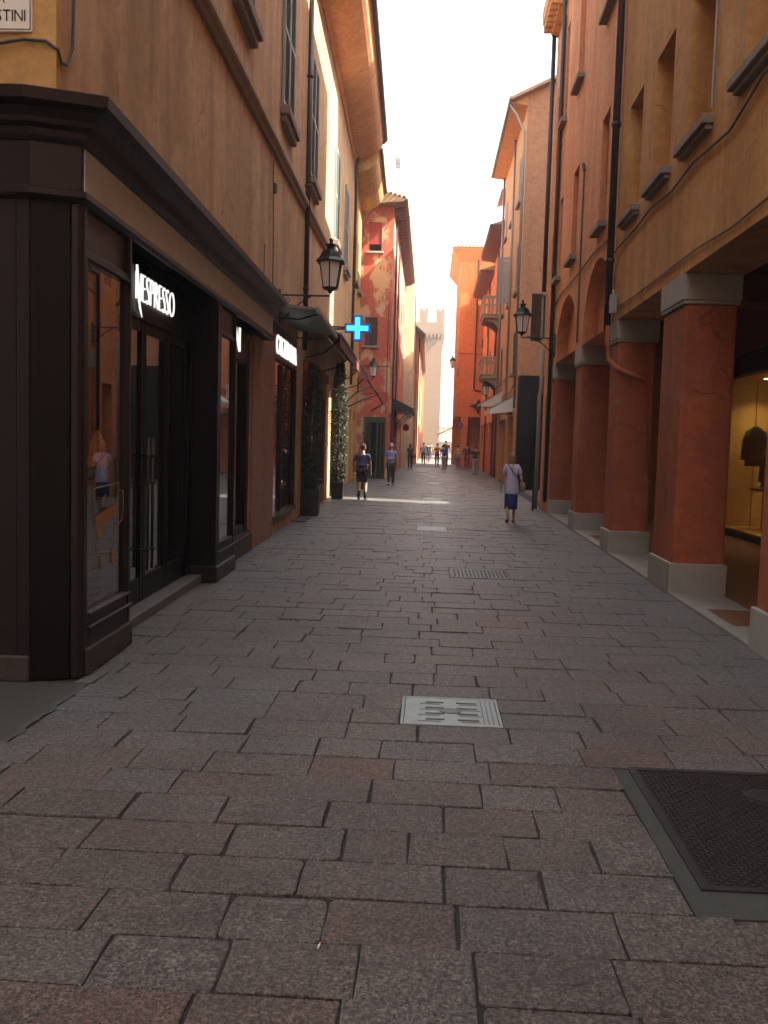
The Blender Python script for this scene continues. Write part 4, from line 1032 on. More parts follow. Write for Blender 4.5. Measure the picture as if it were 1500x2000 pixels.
# arcade floor
FL = Rthing('arcade_floor', 'terracotta arcade floor with pale kerb slabs along the street', 'floor'); del FL['category']; del FL['label']; FL['kind'] = 'structure'
MB().box(.62, AI+1.6, Yr0, 24.9, -.03, .028).build('terracotta', 'cotto', FL)
y = Yr0; k = 0
while y < 24.8:
    L = (1.15, .95, 1.3)[k % 3]; e = min(y+L, 24.9)
    if any(a < (y+e)/2 < b for a, b in ((9.6, 10.55), (17.0, 17.9), (13.3, 14.1), (4.6,5.6))):
        MB().box(.0, .14, y+.003, e-.003, -.03, .034).build('kerb_slab', 'curb', FL, bevel=.004)
        MB().box(.143, .615, y+.003, e-.003, -.03, .026).build('dark_slab', 'cotto', FL, bevel=.003)
    else: MB().box(.0, .615, y+.003, e-.003, -.03, .034+rnd.uniform(-.003, .003)).build('kerb_slab', 'curb', FL, bevel=.004)
    y = e; k += 1

# clothes shop window under the arcade
cs = Rthing('clothes_shop', 'lit golden shop window with dark jackets under the arcade', 'shop window')
m = MB(); m.box(AI-.06, AI+.05, 19.90, 20.08, .02, 3.5); m.box(AI-.06, AI+.05, 15.5, 15.64, .02, 3.5); m.box(AI-.08, AI+.05, 15.5, 20.1, 3.25, 3.6); m.box(AI-.1, AI+.05, 15.5, 20.1, 3.6, 3.66); m.box(AI-.06, AI+.05, 15.64, 19.90, .02, .14); m.build('frame', 'wood', cs, bevel=.01)
MB().box(AI, AI+.008, 15.64, 19.90, .14, 3.25).build('pane', 'pane', cs)
m = MB()
m.quad((AI+.08, 20.04, .14), (AI+1.4, 20.04, .14), (AI+1.4, 20.04, 3.25), (AI+.08, 20.04, 3.25)); m.quad((AI+1.4, 20.04, .14), (AI+1.4, 15.62, .14), (AI+1.4, 15.62, 3.25), (AI+1.4, 20.04, 3.25)); m.quad((AI+.08, 15.62, .15), (AI+1.4, 15.62, .15), (AI+1.4, 20.04, .15), (AI+.08, 20.04, .15)); m.quad((AI+.08, 15.62, 3.24), (AI+1.4, 15.62, 3.24), (AI+1.4, 20.04, 3.24), (AI+.08, 20.04, 3.24))
m.build('display_box', 'gold', cs)
m = MB(); m.box(AI+.62, AI+.63, 20.02, 20.04, .15, 3.24); m.box(AI+1.15, AI+1.16, 20.02, 20.04, .15, 3.24); m.build('panel_joint', 'wood', cs)
for x, y in ((.62, 19.45), (.75, 18.3), (.8, 17.0)):
    MB().lathe((AI+x, y), [(.0, 3.223), (.06, 3.226), (.075, 3.239)], 12).build('downlight', 'spot', cs)
    ld = bpy.data.lights.new('downlight_beam', 'SPOT'); ld.energy = 24; ld.color = (1, .68, .30); ld.spot_size = R(120); ld.spot_blend = .9; ld.shadow_soft_size = .05
    lo = bpy.data.objects.new('downlight_beam', ld); COL.objects.link(lo); lo.parent = cs; lo.location = (AI+x, y, 3.17)
def jacket(label, x, y, z, rz):
    p = Rp(x, y)
    t = thing('hanging_jacket', label, 'jacket', (p.x, p.y, z), rz, 'dark jackets in the lit shop window')
    m = MB(); E8 = lambda w, d, zz: [(w*cos(2*pi*k/12), d*sin(2*pi*k/12), zz) for k in range(12)]
    m.loft([E8(.25, .11, 0), E8(.26, .12, .25), E8(.24, .11, .5), E8(.23, .10, .66), E8(.15, .08, .76), E8(.06, .05, .80)]); m.build('body', 'black', t, smooth=True)
    for s_ in (-1, 1):
        m = MB(); m.tube([(s_*.19, 0, .70), (s_*.28, 0, .5), (s_*.30, .02, .12)], [.06, .065, .05], 8); m.build('sleeve', 'black', t, smooth=True)
    m = MB(); m.tube([(0, 0, .8), (0, 0, .88), (.03, 0, .93), (0, 0, .96)], .007, 5); m.build('hanger', 'chrome', t)
jacket('dark jacket hanging at the left of the lit shop window', AI+.42, 19.35, 1.45, .5)
jacket('dark jacket hanging at the right, half hidden by the red pillar', AI+.38, 18.35, 1.05, .8)
t = Rthing('display_shelf', 'small shelf with a white collar under the jacket in the lit window', 'shelf')
MB().box(AI+.35, AI+.85, 18.85, 19.35, .95, 1.0).box(AI+.55, AI+.65, 19.05, 19.15, .15, .95).build('shelf', 'wood', t, bevel=.005)
m = MB(); m.tube([(AI+.38, 18.9, 1.06), (AI+.5, 18.98, 1.12), (AI+.6, 19.03, 1.05), (AI+.7, 19.1, 1.12), (AI+.82, 19.2, 1.06)], .03, 6); m.build('collar', 'white', t, smooth=True)
t = Rthing('display_shoes', 'pair of dark shoes on the floor of the lit window', 'shoes')
for a in (0, .16):
    m = MB(); m.loft([[(AI+.5+a+w*cos(2*pi*k/8), 18.75+l*sin(2*pi*k/8)+dy, z) for k in range(8)] for w, l, dy, z in ((.045, .13, 0, .155), (.05, .14, 0, .185), (.04, .10, .03, .23), (.035, .05, .07, .30))]); m.build('shoe', 'black', t, smooth=True)
# optician lettering on the inner fascia
t = Rthing('optician_sign', 'brown letters OTTICA on the ochre board high inside the arcade', 'shop sign')
letters(t, 'OTTICA', FR_R, 2.295, 23.9, 4.08, 1.35, .32, 'wood', .004, gap=.12)

# ------------------------------------------------------------------ RIGHT: second building, arches
RC = Rthing('orange_arched_building', 'orange pink building on the right with two tall blind arches and red blinds', 'building')
Ya, Yb = 15.86, 24.05
m = MB()
hs = [(16.02, 19.20, 3.80, 5.22, .30, 1.42), (20.06, 23.62, 3.80, 5.20, .30, 1.40)]
hs += [(16.95, 17.75, 5.80, 7.75, .22), (20.65, 21.5, 5.95, 7.85, .22), (23.3, 23.8, 5.95, 7.85, .22)]
hs += [(16.9, 17.75, 9.65, 11.9, .2), (20.6, 21.5, 9.75, 12.0, .2), (23.3, 23.8, 9.75, 12, .2)]
facade(m, -1, Ya, Yb, 3.80, 16.9, hs); 
m.quad((0, Ya, 3.8), (0, Yb, 3.8), (.66, Yb, 3.8), (.66, Ya, 3.8)); m.quad((.66, Ya, 3.8), (.66, Yb, 3.8), (.66, Yb, 4.6), (.66, Ya, 4.6))
_k = 10*tan(-SUN_AZ)
m.quad((0, Ya, 4.62), (10, Ya, 4.62), (10, Ya, 16.9), (0, Ya, 16.9)); m.quad((0, Yb, 3.8), (10, Yb-_k, 3.8), (10, Yb-_k, 16.9), (0, Yb, 16.9)); m.quad((10, Ya, 4.62), (10, Yb-_k, 4.62), (10, Yb-_k, 16.9), (10, Ya, 16.9)); m.quad((0, Ya, 16.9), (10, Ya, 16.9), (10, Yb-_k, 16.9), (0, Yb, 16.9))
m.build('wall', 'pink', RC)
m = MB(); m.box(.26, .295, 16.02, 19.20, 3.81, 5.3); m.box(.26, .295, 20.06, 23.62, 3.81, 5.3); m.build('arch_infill', 'orange', RC)
for a, b, c, d in ((16.95, 17.75, 5.80, 7.75), (20.65, 21.5, 5.95, 7.85), (23.3, 23.8, 5.95, 7.85), (16.9, 17.75, 9.65, 11.9), (20.6, 21.5, 9.75, 12.0), (23.3, 23.8, 9.75, 12)):
    MB().box(-.15, .04, a-.10, b+.10, c-.15, c-.04).build('sill', 'sill', RC, bevel=.01)
    m = MB(); zc = c+(d-c)*.42; z = zc; k = 0
    while z < d-.02: m.box(.10, .125+.006*(k % 2), a+.02, b-.02, z, min(d-.005, z+.075)); z += .078; k += 1
    m.build('blind', 'shutr', RC)
    m = MB(); m.box(.15, .2, a+.001, a+.07, c, d); m.box(.15, .2, b-.07, b-.001, c, d); m.box(.15, .2, (a+b)/2-.03, (a+b)/2+.03, c, d); m.build('window_frame', 'shutb', RC)
    MB().box(.17, .178, a+.07, b-.07, c, d).build('pane', 'dpane', RC)
m = MB(); m.tube([(-.04, 19.62, 3.9), (-.04, 19.62, 7.4)], .02, 6); m.tube([(-.03, 16, 5.3), (-.03, 18, 5.4), (-.04, 20, 5.35), (-.03, 23, 5.4), (-.02, 24, 5.3)], .016, 5); m.tube([(-.02, 16.6, 4.25), (-.06, 16.3, 4.1), (-.05, 15.9, 4.15)], .01, 5); m.tube([(-.04, 19.62, 7.4), (-.05, 19.7, 7.55)], .035, 6)
m.build('cable', 'cable', RC)
m = MB(); m.tube([(-.08, 23.98, .3), (-.08, 23.98, 16.8)], .05, 8); m.build('downpipe', 'pipe', RC, smooth=True)

# ------------------------------------------------------------------ RIGHT: narrow quoined building behind the light slit
def slant_building(t, x0, y0, y1, z, D, holes, mat, zr=None):
    m = MB(); facade(m, -1, y0, y1, 0, z, holes, x=x0)
    k = tan(-SUN_AZ); o = D*k
    m.quad((x0, y0, 0), (x0+D, y0-o, 0), (x0+D, y0-o, z), (x0, y0, z)); m.quad((x0, y1, 0), (x0+D, y1-o, 0), (x0+D, y1-o, z), (x0, y1, z)); m.quad((x0+D, y0-o, 0), (x0+D, y1-o, 0), (x0+D, y1-o, z), (x0+D, y0-o, z)); m.quad((x0, y0, z), (x0+D, y0-o, z), (x0+D, y1-o, z), (x0, y1, z))
    return m.build('wall', mat, t)
t = Rthing('quoined_building', 'very narrow orange building with stone quoins right after the last arcade pillar', 'building')
G0, G1 = 24.06, 26.0
slant_building(t, 0.0, G0, G1, 12.7, 6.5, [(24.7, 25.4, 5.7, 7.3, .2), (24.7, 25.4, 9.2, 10.9, .2), (24.6, 25.5, 0, 3.1, .4)], 'orange')
for k in range(32):
    w = .34 if k % 2 else .22
    MB().box(-.035, .0, G0+.01, G0+.01+w, .35+k*.38, .35+k*.38+.33).build('quoin', 'curb', t, bevel=.01)
m = MB()
m.prism([(0, 12.7), (-.18, 12.75), (-.22, 12.9), (-.42, 13.02), (-.45, 13.25), (0, 13.3)], G0, G1); m.build('cornice', 'peach', t)
y = G0+.1
while y < G1-.15: MB().box(-.40, -.02, y, y+.12, 12.78, 13.0).build('modillion', 'peach', t, bevel=.01); y += .33
m = MB(); m.quad((-.45, G0, 13.3), (-.45, G1, 13.3), (6.4, G1-1.37, 15.5), (6.4, G0-1.37, 15.5)); m.build('roof', 'tiles', t)
m = MB(); m.tube([(-.11, G1-.1, 5.95), (-.11, G1-.1, 12.7)], .06, 8); m.build('downpipe', 'pipe', t, smooth=True)
m = MB(); m.tube([(-.14, G1-.35, .0), (-.14, G1-.35, 3.1), (-.1, G1-.3, 3.3), (-.1, G1-.3, 4.4)], .055, 8); m.build('downpipe', 'curb', t, smooth=True)
m = MB(); y = 26.02; xa, xb = -.42, -.0
m.box(xa, xa+.04, y, y+.05, 4.62, 5.92); m.box(xb-.04, xb, y, y+.05, 4.62, 5.92); m.box(xa+.04, xb-.04, y+.002, y+.05, 4.62, 4.68); m.box(xa+.04, xb-.04, y+.002, y+.05, 5.86, 5.92)
z = 4.70
while z < 5.84: m.box(xa+.04, xb-.04, y+.01, y+.04, z, z+.035); z += .05
m.box(xa+.04,xb-.04,y+.042,y+.047,4.68,5.86)
m.build('open_shutter', 'shutb', t)
# post with small sign near black hoarding
t = thing('bollard_post', 'thin dark post standing at the kerb by the grey downpipe', 'post', tuple(Rp(-.30, 24.8)))
MB().tube([(0, 0, 0), (0, 0, 1.05)], .022, 8).lathe((0, 0), [(.03, 1.05), (.035, 1.08), (0, 1.11)], 8).build('shaft', 'iron', t)

# ------------------------------------------------------------------ RIGHT: brown end wall building
t = thing('peach_street_building', 'tall peach building on the right whose brown end wall faces up the street', 'building', (3.40, 36.9, 0))
m = MB(); ZE = 15.3
front(m, 0, 0, 8, 0, ZE, []); m.add([(0, 0, ZE), (8, 0, ZE), (4, 0, ZE+1.9)], [(0, 1, 2)]); m.build('end_wall', 'brown', t)
ws = [(1.6, 2.6, 4.7, 6.4, .15), (5.0, 6.0, 4.7, 6.4, .15), (8.2, 9.2, 4.7, 6.4, .15), (1.6, 2.6, 8.0, 10.0, .15), (5.0, 6.0, 8.0, 10.0, .15), (8.2, 9.2, 8.0, 10.0, .15), (1.6, 2.6, 11.6, 13.4, .15), (5, 6, 11.6, 13.4, .15), (8.2, 9.2, 11.6, 13.4, .15)]
m = MB(); facade(m, -1, 0.002, 10.3, 0, ZE, ws+[(1.2, 3.4, 0, 2.9, .4), (5, 9, 0, 2.9, .4)]); m.quad((0, 10.3, 0), (8, 10.3, 0), (8, 10.3, ZE), (0, 10.3, ZE)); m.quad((8, 0, 0), (8, 10.3, 0), (8, 10.3, ZE), (8, 0, ZE)); m.build('wall', 'peach', t)
m = MB(); m.quad((-.65, -.35, ZE-.28), (-.65, 10.4, ZE-.28), (4, 10.4, ZE+1.95), (4, -.35, ZE+1.95)); m.quad((-.65, -.35, ZE-.40), (-.65, 10.4, ZE-.40), (4, 10.4, ZE+1.83), (4, -.35, ZE+1.83)); m.quad((-.65, -.35, ZE-.4), (4, -.35, ZE+1.83), (4, -.35, ZE+1.95), (-.65, -.35, ZE-.28)); m.quad((-.65, -.35, ZE-.4), (-.65, 10.4, ZE-.4), (-.65, 10.4, ZE-.28), (-.65, -.35, ZE-.28)); m.quad((4, -.35, ZE+1.95), (4, 10.4, ZE+1.95), (9, 10.4, ZE-.3), (9, -.35, ZE-.3)); m.build('roof', 'tiles', t)
MB().prism([(0, ZE-.5), (-.62, ZE-.42), (-.62, ZE-.41), (0, ZE-.1)], 0, 10.3).build('eaves', 'peach', t)
MB().tube([(-.7, -.35, ZE-.33), (-.7, 10.4, ZE-.33)], .06, 6).build('gutter', 'pipeg', t)
MB().tube([(-.66, .2, ZE-.4), (-.4, .12, ZE-.8), (-.09, .08, ZE-1.5), (-.09, .08, 3.2)], .05, 8).build('downpipe', 'pipeg', t, smooth=True)
MB().tube([(-.09, 10.0, .1), (-.09, 10.0, ZE-.4)], .06, 8).build('downpipe', 'pipeg', t, smooth=True)
MB().tube([(-.09, 4.2, 3.2), (-.09, 4.2, ZE-.4)], .05, 8).build('downpipe', 'pipeg', t, smooth=True)
for h in ws:
    if h[2] == 8.0 and h[0] == 5.0: continue
    shutter(t, -1, .06, h[0]+.02, h[1]-.02, h[2]+.01, h[3]-.01, 'shutg' if h[2] > 7 else 'shutb')
m = MB(); a, b, c, d = -.62, -.03, 8.0, 10.0; y = 4.95
m.box(a, a+.05, y, y+.045, c, d); m.box(b-.05, b, y, y+.045, c, d); m.box(a+.05, b-.05, y, y+.045, c, c+.08); m.box(a+.05, b-.05, y, y+.045, d-.08, d)
z = c+.1
while z < d-.1: m.box(a+.05, b-.05, y+.01, y+.035, z, z+.04); z += .06
m.build('open_shutter', 'shutg', t)
for h in ws: MB().box(-.12, .02, h[0]-.08, h[1]+.08, h[2]-.12, h[2]-.01).build('sill', 'sill', t, bevel=.01)
m = MB(); m.tube([(.3, -.03, 6.0), (1.5, -.03, 6.0), (1.9, -.03, 5.9)], .02, 5); m.tube([(-.03, .2, 4.4), (-.04, 3, 3.9), (-.03, 5, 4.0), (-.03, 10, 3.9)], .02, 5); m.build('cable', 'cable', t)
t = thing('black_hoarding', 'tall black board closing the alley at the foot of the brown end wall', 'hoarding', (3.42, 36.5, 0))
m = MB(); m.box(0, 1.9, 0, .30, 0, 4.45); m.build('board', 'black', t, bevel=.01)
m = MB()
for x in (.62, 1.25): m.box(x, x+.02, -.012, 0, .1, 4.4)
m.build('batten', 'woodblk', t)
t = thing('white_awning', 'small white cloth awning over the shop door on the right, left of the black board', 'awning', (3.40, 38.3, 0))
m = MB(); m.prism([(-.02, 3.75), (-.02, 3.71), (-.98, 3.16), (-.98, 3.20)], 0, 3.0); m.prism([(-.985, 3.20), (-.97, 3.20), (-.97, 2.98), (-.985, 2.98)], 0, 3.0); m.add([(-.02, 0, 3.75), (-.98, 0, 3.2), (-.98, 0, 2.98), (-.02, 0, 3.1)], [(0, 1, 2, 3)]); m.build('cloth', 'awnw', t)
m = MB(); m.tube([(-.02, .1, 3.0), (-.95, .1, 3.0)], .015, 5); m.build('arm', 'iron', t)
t = thing('white_awning', 'farther white cloth awning below the lower balcony on the right', 'awning', (3.42, 44.5, 0))
m = MB(); m.prism([(-.02, 4.3), (-.02, 4.26), (-1.0, 3.66), (-1.0, 3.70)], 0, 2.6); m.add([(-.02, 0, 4.3), (-1.0, 0, 3.7), (-1.0, 0, 3.5), (-.02, 0, 3.6)], [(0, 1, 2, 3)]); m.build('cloth', 'awnw', t)
m = MB(); m.tube([(-.02, .1, 3.5), (-.97, .1, 3.5)], .015, 5); m.build('arm', 'iron', t)

# ------------------------------------------------------------------ RIGHT: orange balcony building
t = thing('balcony_building', 'orange building with two stone balconies and stepped eaves far down on the right', 'building', (3.52, 47.3, 0))
ZB = 12.7
ws = [(1.2, 2.4, 5.42, 7.7, .15), (1.2, 2.4, 8.45, 10.8, .15), (5, 6, 5.4, 7.4, .15), (5, 6, 8.6, 10.6, .15), (9, 10, 5.4, 7.4, .15), (9, 10, 8.6, 10.6, .15), (13, 14, 5.4, 7.4, .15), (13, 14, 8.6, 10.6, .15)]
m = MB(); facade(m, -1, 0, 17.6, 0, ZB, ws+[(1+i*4, 4+i*4, 0, 3.0, .5) for i in range(4)]); body(m, -1, 8, 0, 17.6, 0, ZB); m.build('wall', 'bright', t)
for a, b, z in ((0, 8.2, 0), (8.3, 17.6, -.7)):
    m = MB(); m.prism([(0.01, ZB-.35+z), (-.78, ZB-.22+z), (-.78, ZB-.12+z), (1.5, ZB+.55+z)], a-.2, b); m.build('eaves', 'eavewood', t)
    m = MB(); m.quad((-.84, a-.3, ZB-.08+z), (-.84, b, ZB-.08+z), (4, b, ZB+1.5+z), (4, a-.3, ZB+1.5+z)); m.quad((-.84, a-.3, ZB-.08+z), (4, a-.3, ZB+1.5+z), (4, a-.3, ZB-.1+z)); m.build('roof', 'tiles', t)
m = MB(); front(m, 0.5, .2, 3.0, ZB, ZB+2.4, []); m.quad((.2, .5, ZB), (.2, 3.5, ZB), (.2, 3.5, ZB+1.9), (.2, .5, ZB+1.9)); m.build('rooftop_room', 'cream', t)
m = MB(); m.quad((-.3, .2, ZB+1.75), (-.3, 3.8, ZB+1.75), (3.2, 3.8, ZB+2.7), (3.2, .2, ZB+2.7)); m.build('rooftop_room_roof', 'tiles', t)
for i, h in enumerate(ws):
    if i < 2:
        MB().box(.08, .12, h[0], h[1], h[2], h[3]).build('french_window', 'woodblk', t)
    else: shutter(t, -1, .06, h[0]+.02, h[1]-.02, h[2]+.01, h[3]-.01, 'shutb')
for z in (5.25, 8.30):
    bo = MB().box(-.95, .0, .4, 3.2, z-.16, z).box(-1.0, 0, .35, 3.25, z, z+.05).build('balcony', 'balc', t, bevel=.02)
    MB().box(-.99, -.83, .38, 3.22, z+.82, z+.95).box(-.83, 0, .38, .52, z+.82, z+.95).box(-.83, 0, 3.08, 3.22, z+.82, z+.95).build('rail', 'balc', bo, bevel=.01)
    pos = [(-.91, .45+k*.225) for k in range(13)]+[(-.91+.2*k, .45) for k in range(1, 5)]
    proto = None
    for x, y in pos:
        if proto is None:
            proto = MB().lathe((0, 0), [(.055, .05), (.055, .10), (.03, .14), (.065, .30), (.07, .38), (.03, .62), (.055, .74), (.055, .82)], 8).build('baluster', 'balc', bo, smooth=True); b = proto
        else: b = proto.copy(); COL.objects.link(b)
        b.location = (x, y, z)
    for y in (.6, 2.8):
        m = MB(); m.prism([(0, z-.16), (-.85, z-.16), (-.85, z-.26), (-.6, z-.30), (-.35, z-.45), (-.2, z-.62), (0, z-.75)], y, y+.2); m.build('console', 'balc', bo, bevel=.01)
MB().tube([(-.06, 4.0, 0), (-.06, 4.0, 12.2)], .05, 6).build('downpipe', 'pipe', t); MB().tube([(-.06, 11.0, 0), (-.06, 11.0, 11.8)], .05, 6).build('downpipe', 'pipe', t)

# ------------------------------------------------------------------ RIGHT: bright orange corner house facing us
t = thing('bright_orange_house', 'bright orange corner house with a portico jutting into the street far down on the right', 'building', (0, 65.2, 0))
ZO = 15.0; XL = 1.82
m = MB(); hs = [(3.40, 3.85, 11.9, 12.7), (3.45, 3.8, 8.4, 9.0)]
front(m, 0, XL, 9, 3.6, ZO, hs, .12)
facade(m, -1, 0, 10, 3.6, ZO, [(2, 3, 6, 8, .12), (2, 3, 10, 12, .12), (6, 7, 6, 8, .12), (6, 7, 10, 12, .12)], x=XL); m.quad((XL, 10, 0), (9, 10, 0), (9, 10, ZO), (XL, 10, ZO)); m.quad((XL, 0, 3.6), (9, 0, 3.6), (9, 10, 3.6), (XL, 10, 3.6)); m.quad((9, 0, 0), (9, 10, 0), (9, 10, ZO), (9, 0, ZO))
m.box(3.0, 9, 2.5, 2.6, 0, 3.599)
m.build('wall', 'bright', t)
for y in (0, 4.6, 9.2):
    MB().box(XL+.35, XL+.85, y+.01, y+.6, 0, 3.6).build('portico_pier', 'bright', t, bevel=.02)
m = MB(); m.prismz([(XL-.62, -.6), (9, -.6), (9, 10.4), (XL-.62, 10.4)], ZO, ZO+.12); m.add([(XL, 0.0, ZO-.75), (XL-.6, -.55, ZO), (9, -.55, ZO), (9, 0, ZO-.75), (XL-.6, 10.3, ZO), (XL, 10.0, ZO-.75)], [(0,1,2,3),(0,1,4,5)]); m.build('eaves', 'bright', t)
m = MB(); m.quad((XL-.6, -.65, ZO+.14), (9, -.65, ZO+.14), (9, 4, ZO+1.4), (XL+3, 4, ZO+1.4)); m.quad((XL-.6, -.65, ZO+.14), (XL+3, 4, ZO+1.4), (XL+3, 10, ZO+1.4), (XL-.6, 10.4, ZO+.14)); m.build('roof', 'tiles', t)
for k in range(14): 
    x = XL-.5+k*.26; m = MB(); m.tube([(x, -.72, ZO+.20), (x, -.2, ZO+.34)], .08, 6); m.build('roof_tile', 'tiles', t)
for i, (a, b, c, d) in enumerate(hs):
    MB().box(a, b, .10, .11, c, d).build('pane', 'dpane', t)
m = MB(); a, b, c, d = hs[0]; m.box(a-.12, b+.12, -.03, -.001, c-.12, c-.001); m.box(a-.12, a-.001, -.03, -.001, c, d); m.box(b+.001, b+.12, -.03, -.001, c, d); m.box(a-.12, b+.12, -.03, -.001, d+.001, d+.08); m.build('window_frame', 'white', t)
m = MB(); m.tube([(3.05, -.06, ZO-.2), (3.0, -.06, 5.6), (3.05, -.06, 5.45), (4.2, -.06, 5.3)], .06, 6); m.tube([(XL, -.03, 8.0), (4.2, -.03, 7.9)], .02, 5); m.build('downpipe', 'pipe', t)
t = thing('star_sign', 'dark star shaped shop sign on the bright orange wall over the portico', 'shop sign', (3.35, 65.05, 4.35))
m = MB(); pts = []
for k in range(8):
    a = k*pi/4; r = .62 if k % 2 == 0 else .30; pts.append((r*cos(a)*(1.1 if k in (0, 4) else .8), r*sin(a)*.8))
m.prism(pts, -.06, .0); m.build('board', 'castiron', t); m = MB(); m.lathe((0, -.04), [(0, -.02), (.1, -.02), (.1, .16), (0, .16)], 10); m.build('emblem', 'stone', t)
t = thing('cafe_awning', 'pale slanting awning sticking out beyond the orange portico', 'awning', (2.4, 76.0, 0))
m = MB(); m.prism([(.1, 3.35), (.1, 3.28), (-1.75, 2.35), (-1.75, 2.42)], 0, .6); m.build('cloth', 'pipe', t); MB().tube([(.1, .3, 0), (.1, .3, 3.3)], .04, 6).build('post', 'iron', t)
t = thing('round_road_sign', 'small round blue road sign on the corner of the orange portico', 'road sign', (2.1, 65.0, 3.0))
m = MB(); m.tube([(0, -.02, 0), (0, 0, 0)], .25, 16); m.build('disc', 'blue_sign' if False else simple('sign_blue', (.02, .05, .22), .5), t)
m = MB(); m.tube([(0, -.03, 0), (0, -.0205, 0)], .17, 16); m.build('disc_centre', 'shutr', t)
# far house beyond, in the sun
t = thing('far_orange_house', 'small sunlit orange house beyond the portico at the edge of the square', 'building', (3.6, 98, 0))
m = MB(); front(m, 0, -.7, 6, 0, 6.5, [(.0, .6, 4.2, 5.2)], .1); facade(m, -1, 0, 12, 0, 6.5, [(2, 3, 3.5, 5, .1), (6, 7, 3.5, 5, .1)], x=-.7); m.quad((6, 0, 0), (6, 12, 0), (6, 12, 6.5), (6, 0, 6.5)); m.build('wall', 'peach', t); m = MB(); m.quad((-1, -.3, 6.5), (6, -.3, 6.5), (6, 6, 7.6), (-1, 6, 7.6)); m.quad((-1, -.3, 6.45), (6, -.3, 6.45), (6, 12, 6.45), (-1, 12, 6.45)); m.build('roof', 'tiles', t)

# unseen blocks added to shade the street and trim the sun to a slit
def add_shade_block(label, x0, x1, y0, y1, z, mat):
    t = thing('shade_block', label, 'building', ((x0+x1)/2, (y0+y1)/2, 0))
    hx, hy = (x1-x0)/2, (y1-y0)/2
    m = MB(); m.box(-hx, hx, -hy, hy, 0, z); m.build('wall', mat, t)
    m = MB(); m.loft([[(-hx-.4, -hy-.4, z), (hx+.4, -hy-.4, z), (hx+.4, hy+.4, z), (-hx-.4, hy+.4, z)], [(-.1, -hy*.4, z+1.6), (.1, -hy*.4, z+1.6), (.1, hy*.4, z+1.6), (-.1, hy*.4, z+1.6)]]); m.build('roof', 'tiles', t)
    return t
add_shade_block('unseen ochre block added behind the right alley to narrow the sun to a slit', 10, 18, 25.75, 36.6, 26.0, 'ochre')
add_shade_block('unseen low pink block added in the right side court to end the sun strip', 9.4, 9.9, 23.6, 27.0, 7.2, 'pink')
add_shade_block('unseen beige building added across the side street on the left to cut sky light', -16, -3.1, -16, -1.0, 14.5, 'beige')
add_shade_block('unseen peach building added behind the viewer to cut sky light', -2.2, 9, -26, -16, 14.0, 'peach')

# ------------------------------------------------------------------ people
def skin_mesh(V, E, root, sub=1):
    """V: {name: (co, rx[, ry])}"""
    names = list(V); idx = {n: i for i, n in enumerate(names)}
    me = bpy.data.meshes.new('sk'); me.from_pydata([V[n][0] for n in names], [(idx[a], idx[b]) for a, b in E], []); o = bpy.data.objects.new('sk', me); COL.objects.link(o)
    o.modifiers.new('s', 'SKIN'); ly = me.skin_vertices[0].data
    for n, i in idx.items():
        v = V[n]; ly[i].radius = (v[1], v[2] if len(v) > 2 else v[1]); ly[i].use_root = (n == root)
    o.modifiers[0].use_smooth_shade = True
    if sub: s_ = o.modifiers.new('u', 'SUBSURF'); s_.levels = sub; s_.render_levels = sub
    dg = bpy.context.evaluated_depsgraph_get(); dg.update(); r = bpy.data.meshes.new_from_object(o.evaluated_get(dg))
    bpy.data.objects.remove(o); bpy.data.meshes.remove(me)
    return r
def addobj(name, me, mats, parent):
    me.materials.clear()
    for m_ in (mats if isinstance(mats, (list, tuple)) else [mats]): me.materials.append(m_ if not isinstance(m_, str) else MT[m_])
    o = bpy.data.objects.new(name, me); COL.objects.link(o); o.parent = parent
    for p_ in me.polygons: p_.use_smooth = True
    return o
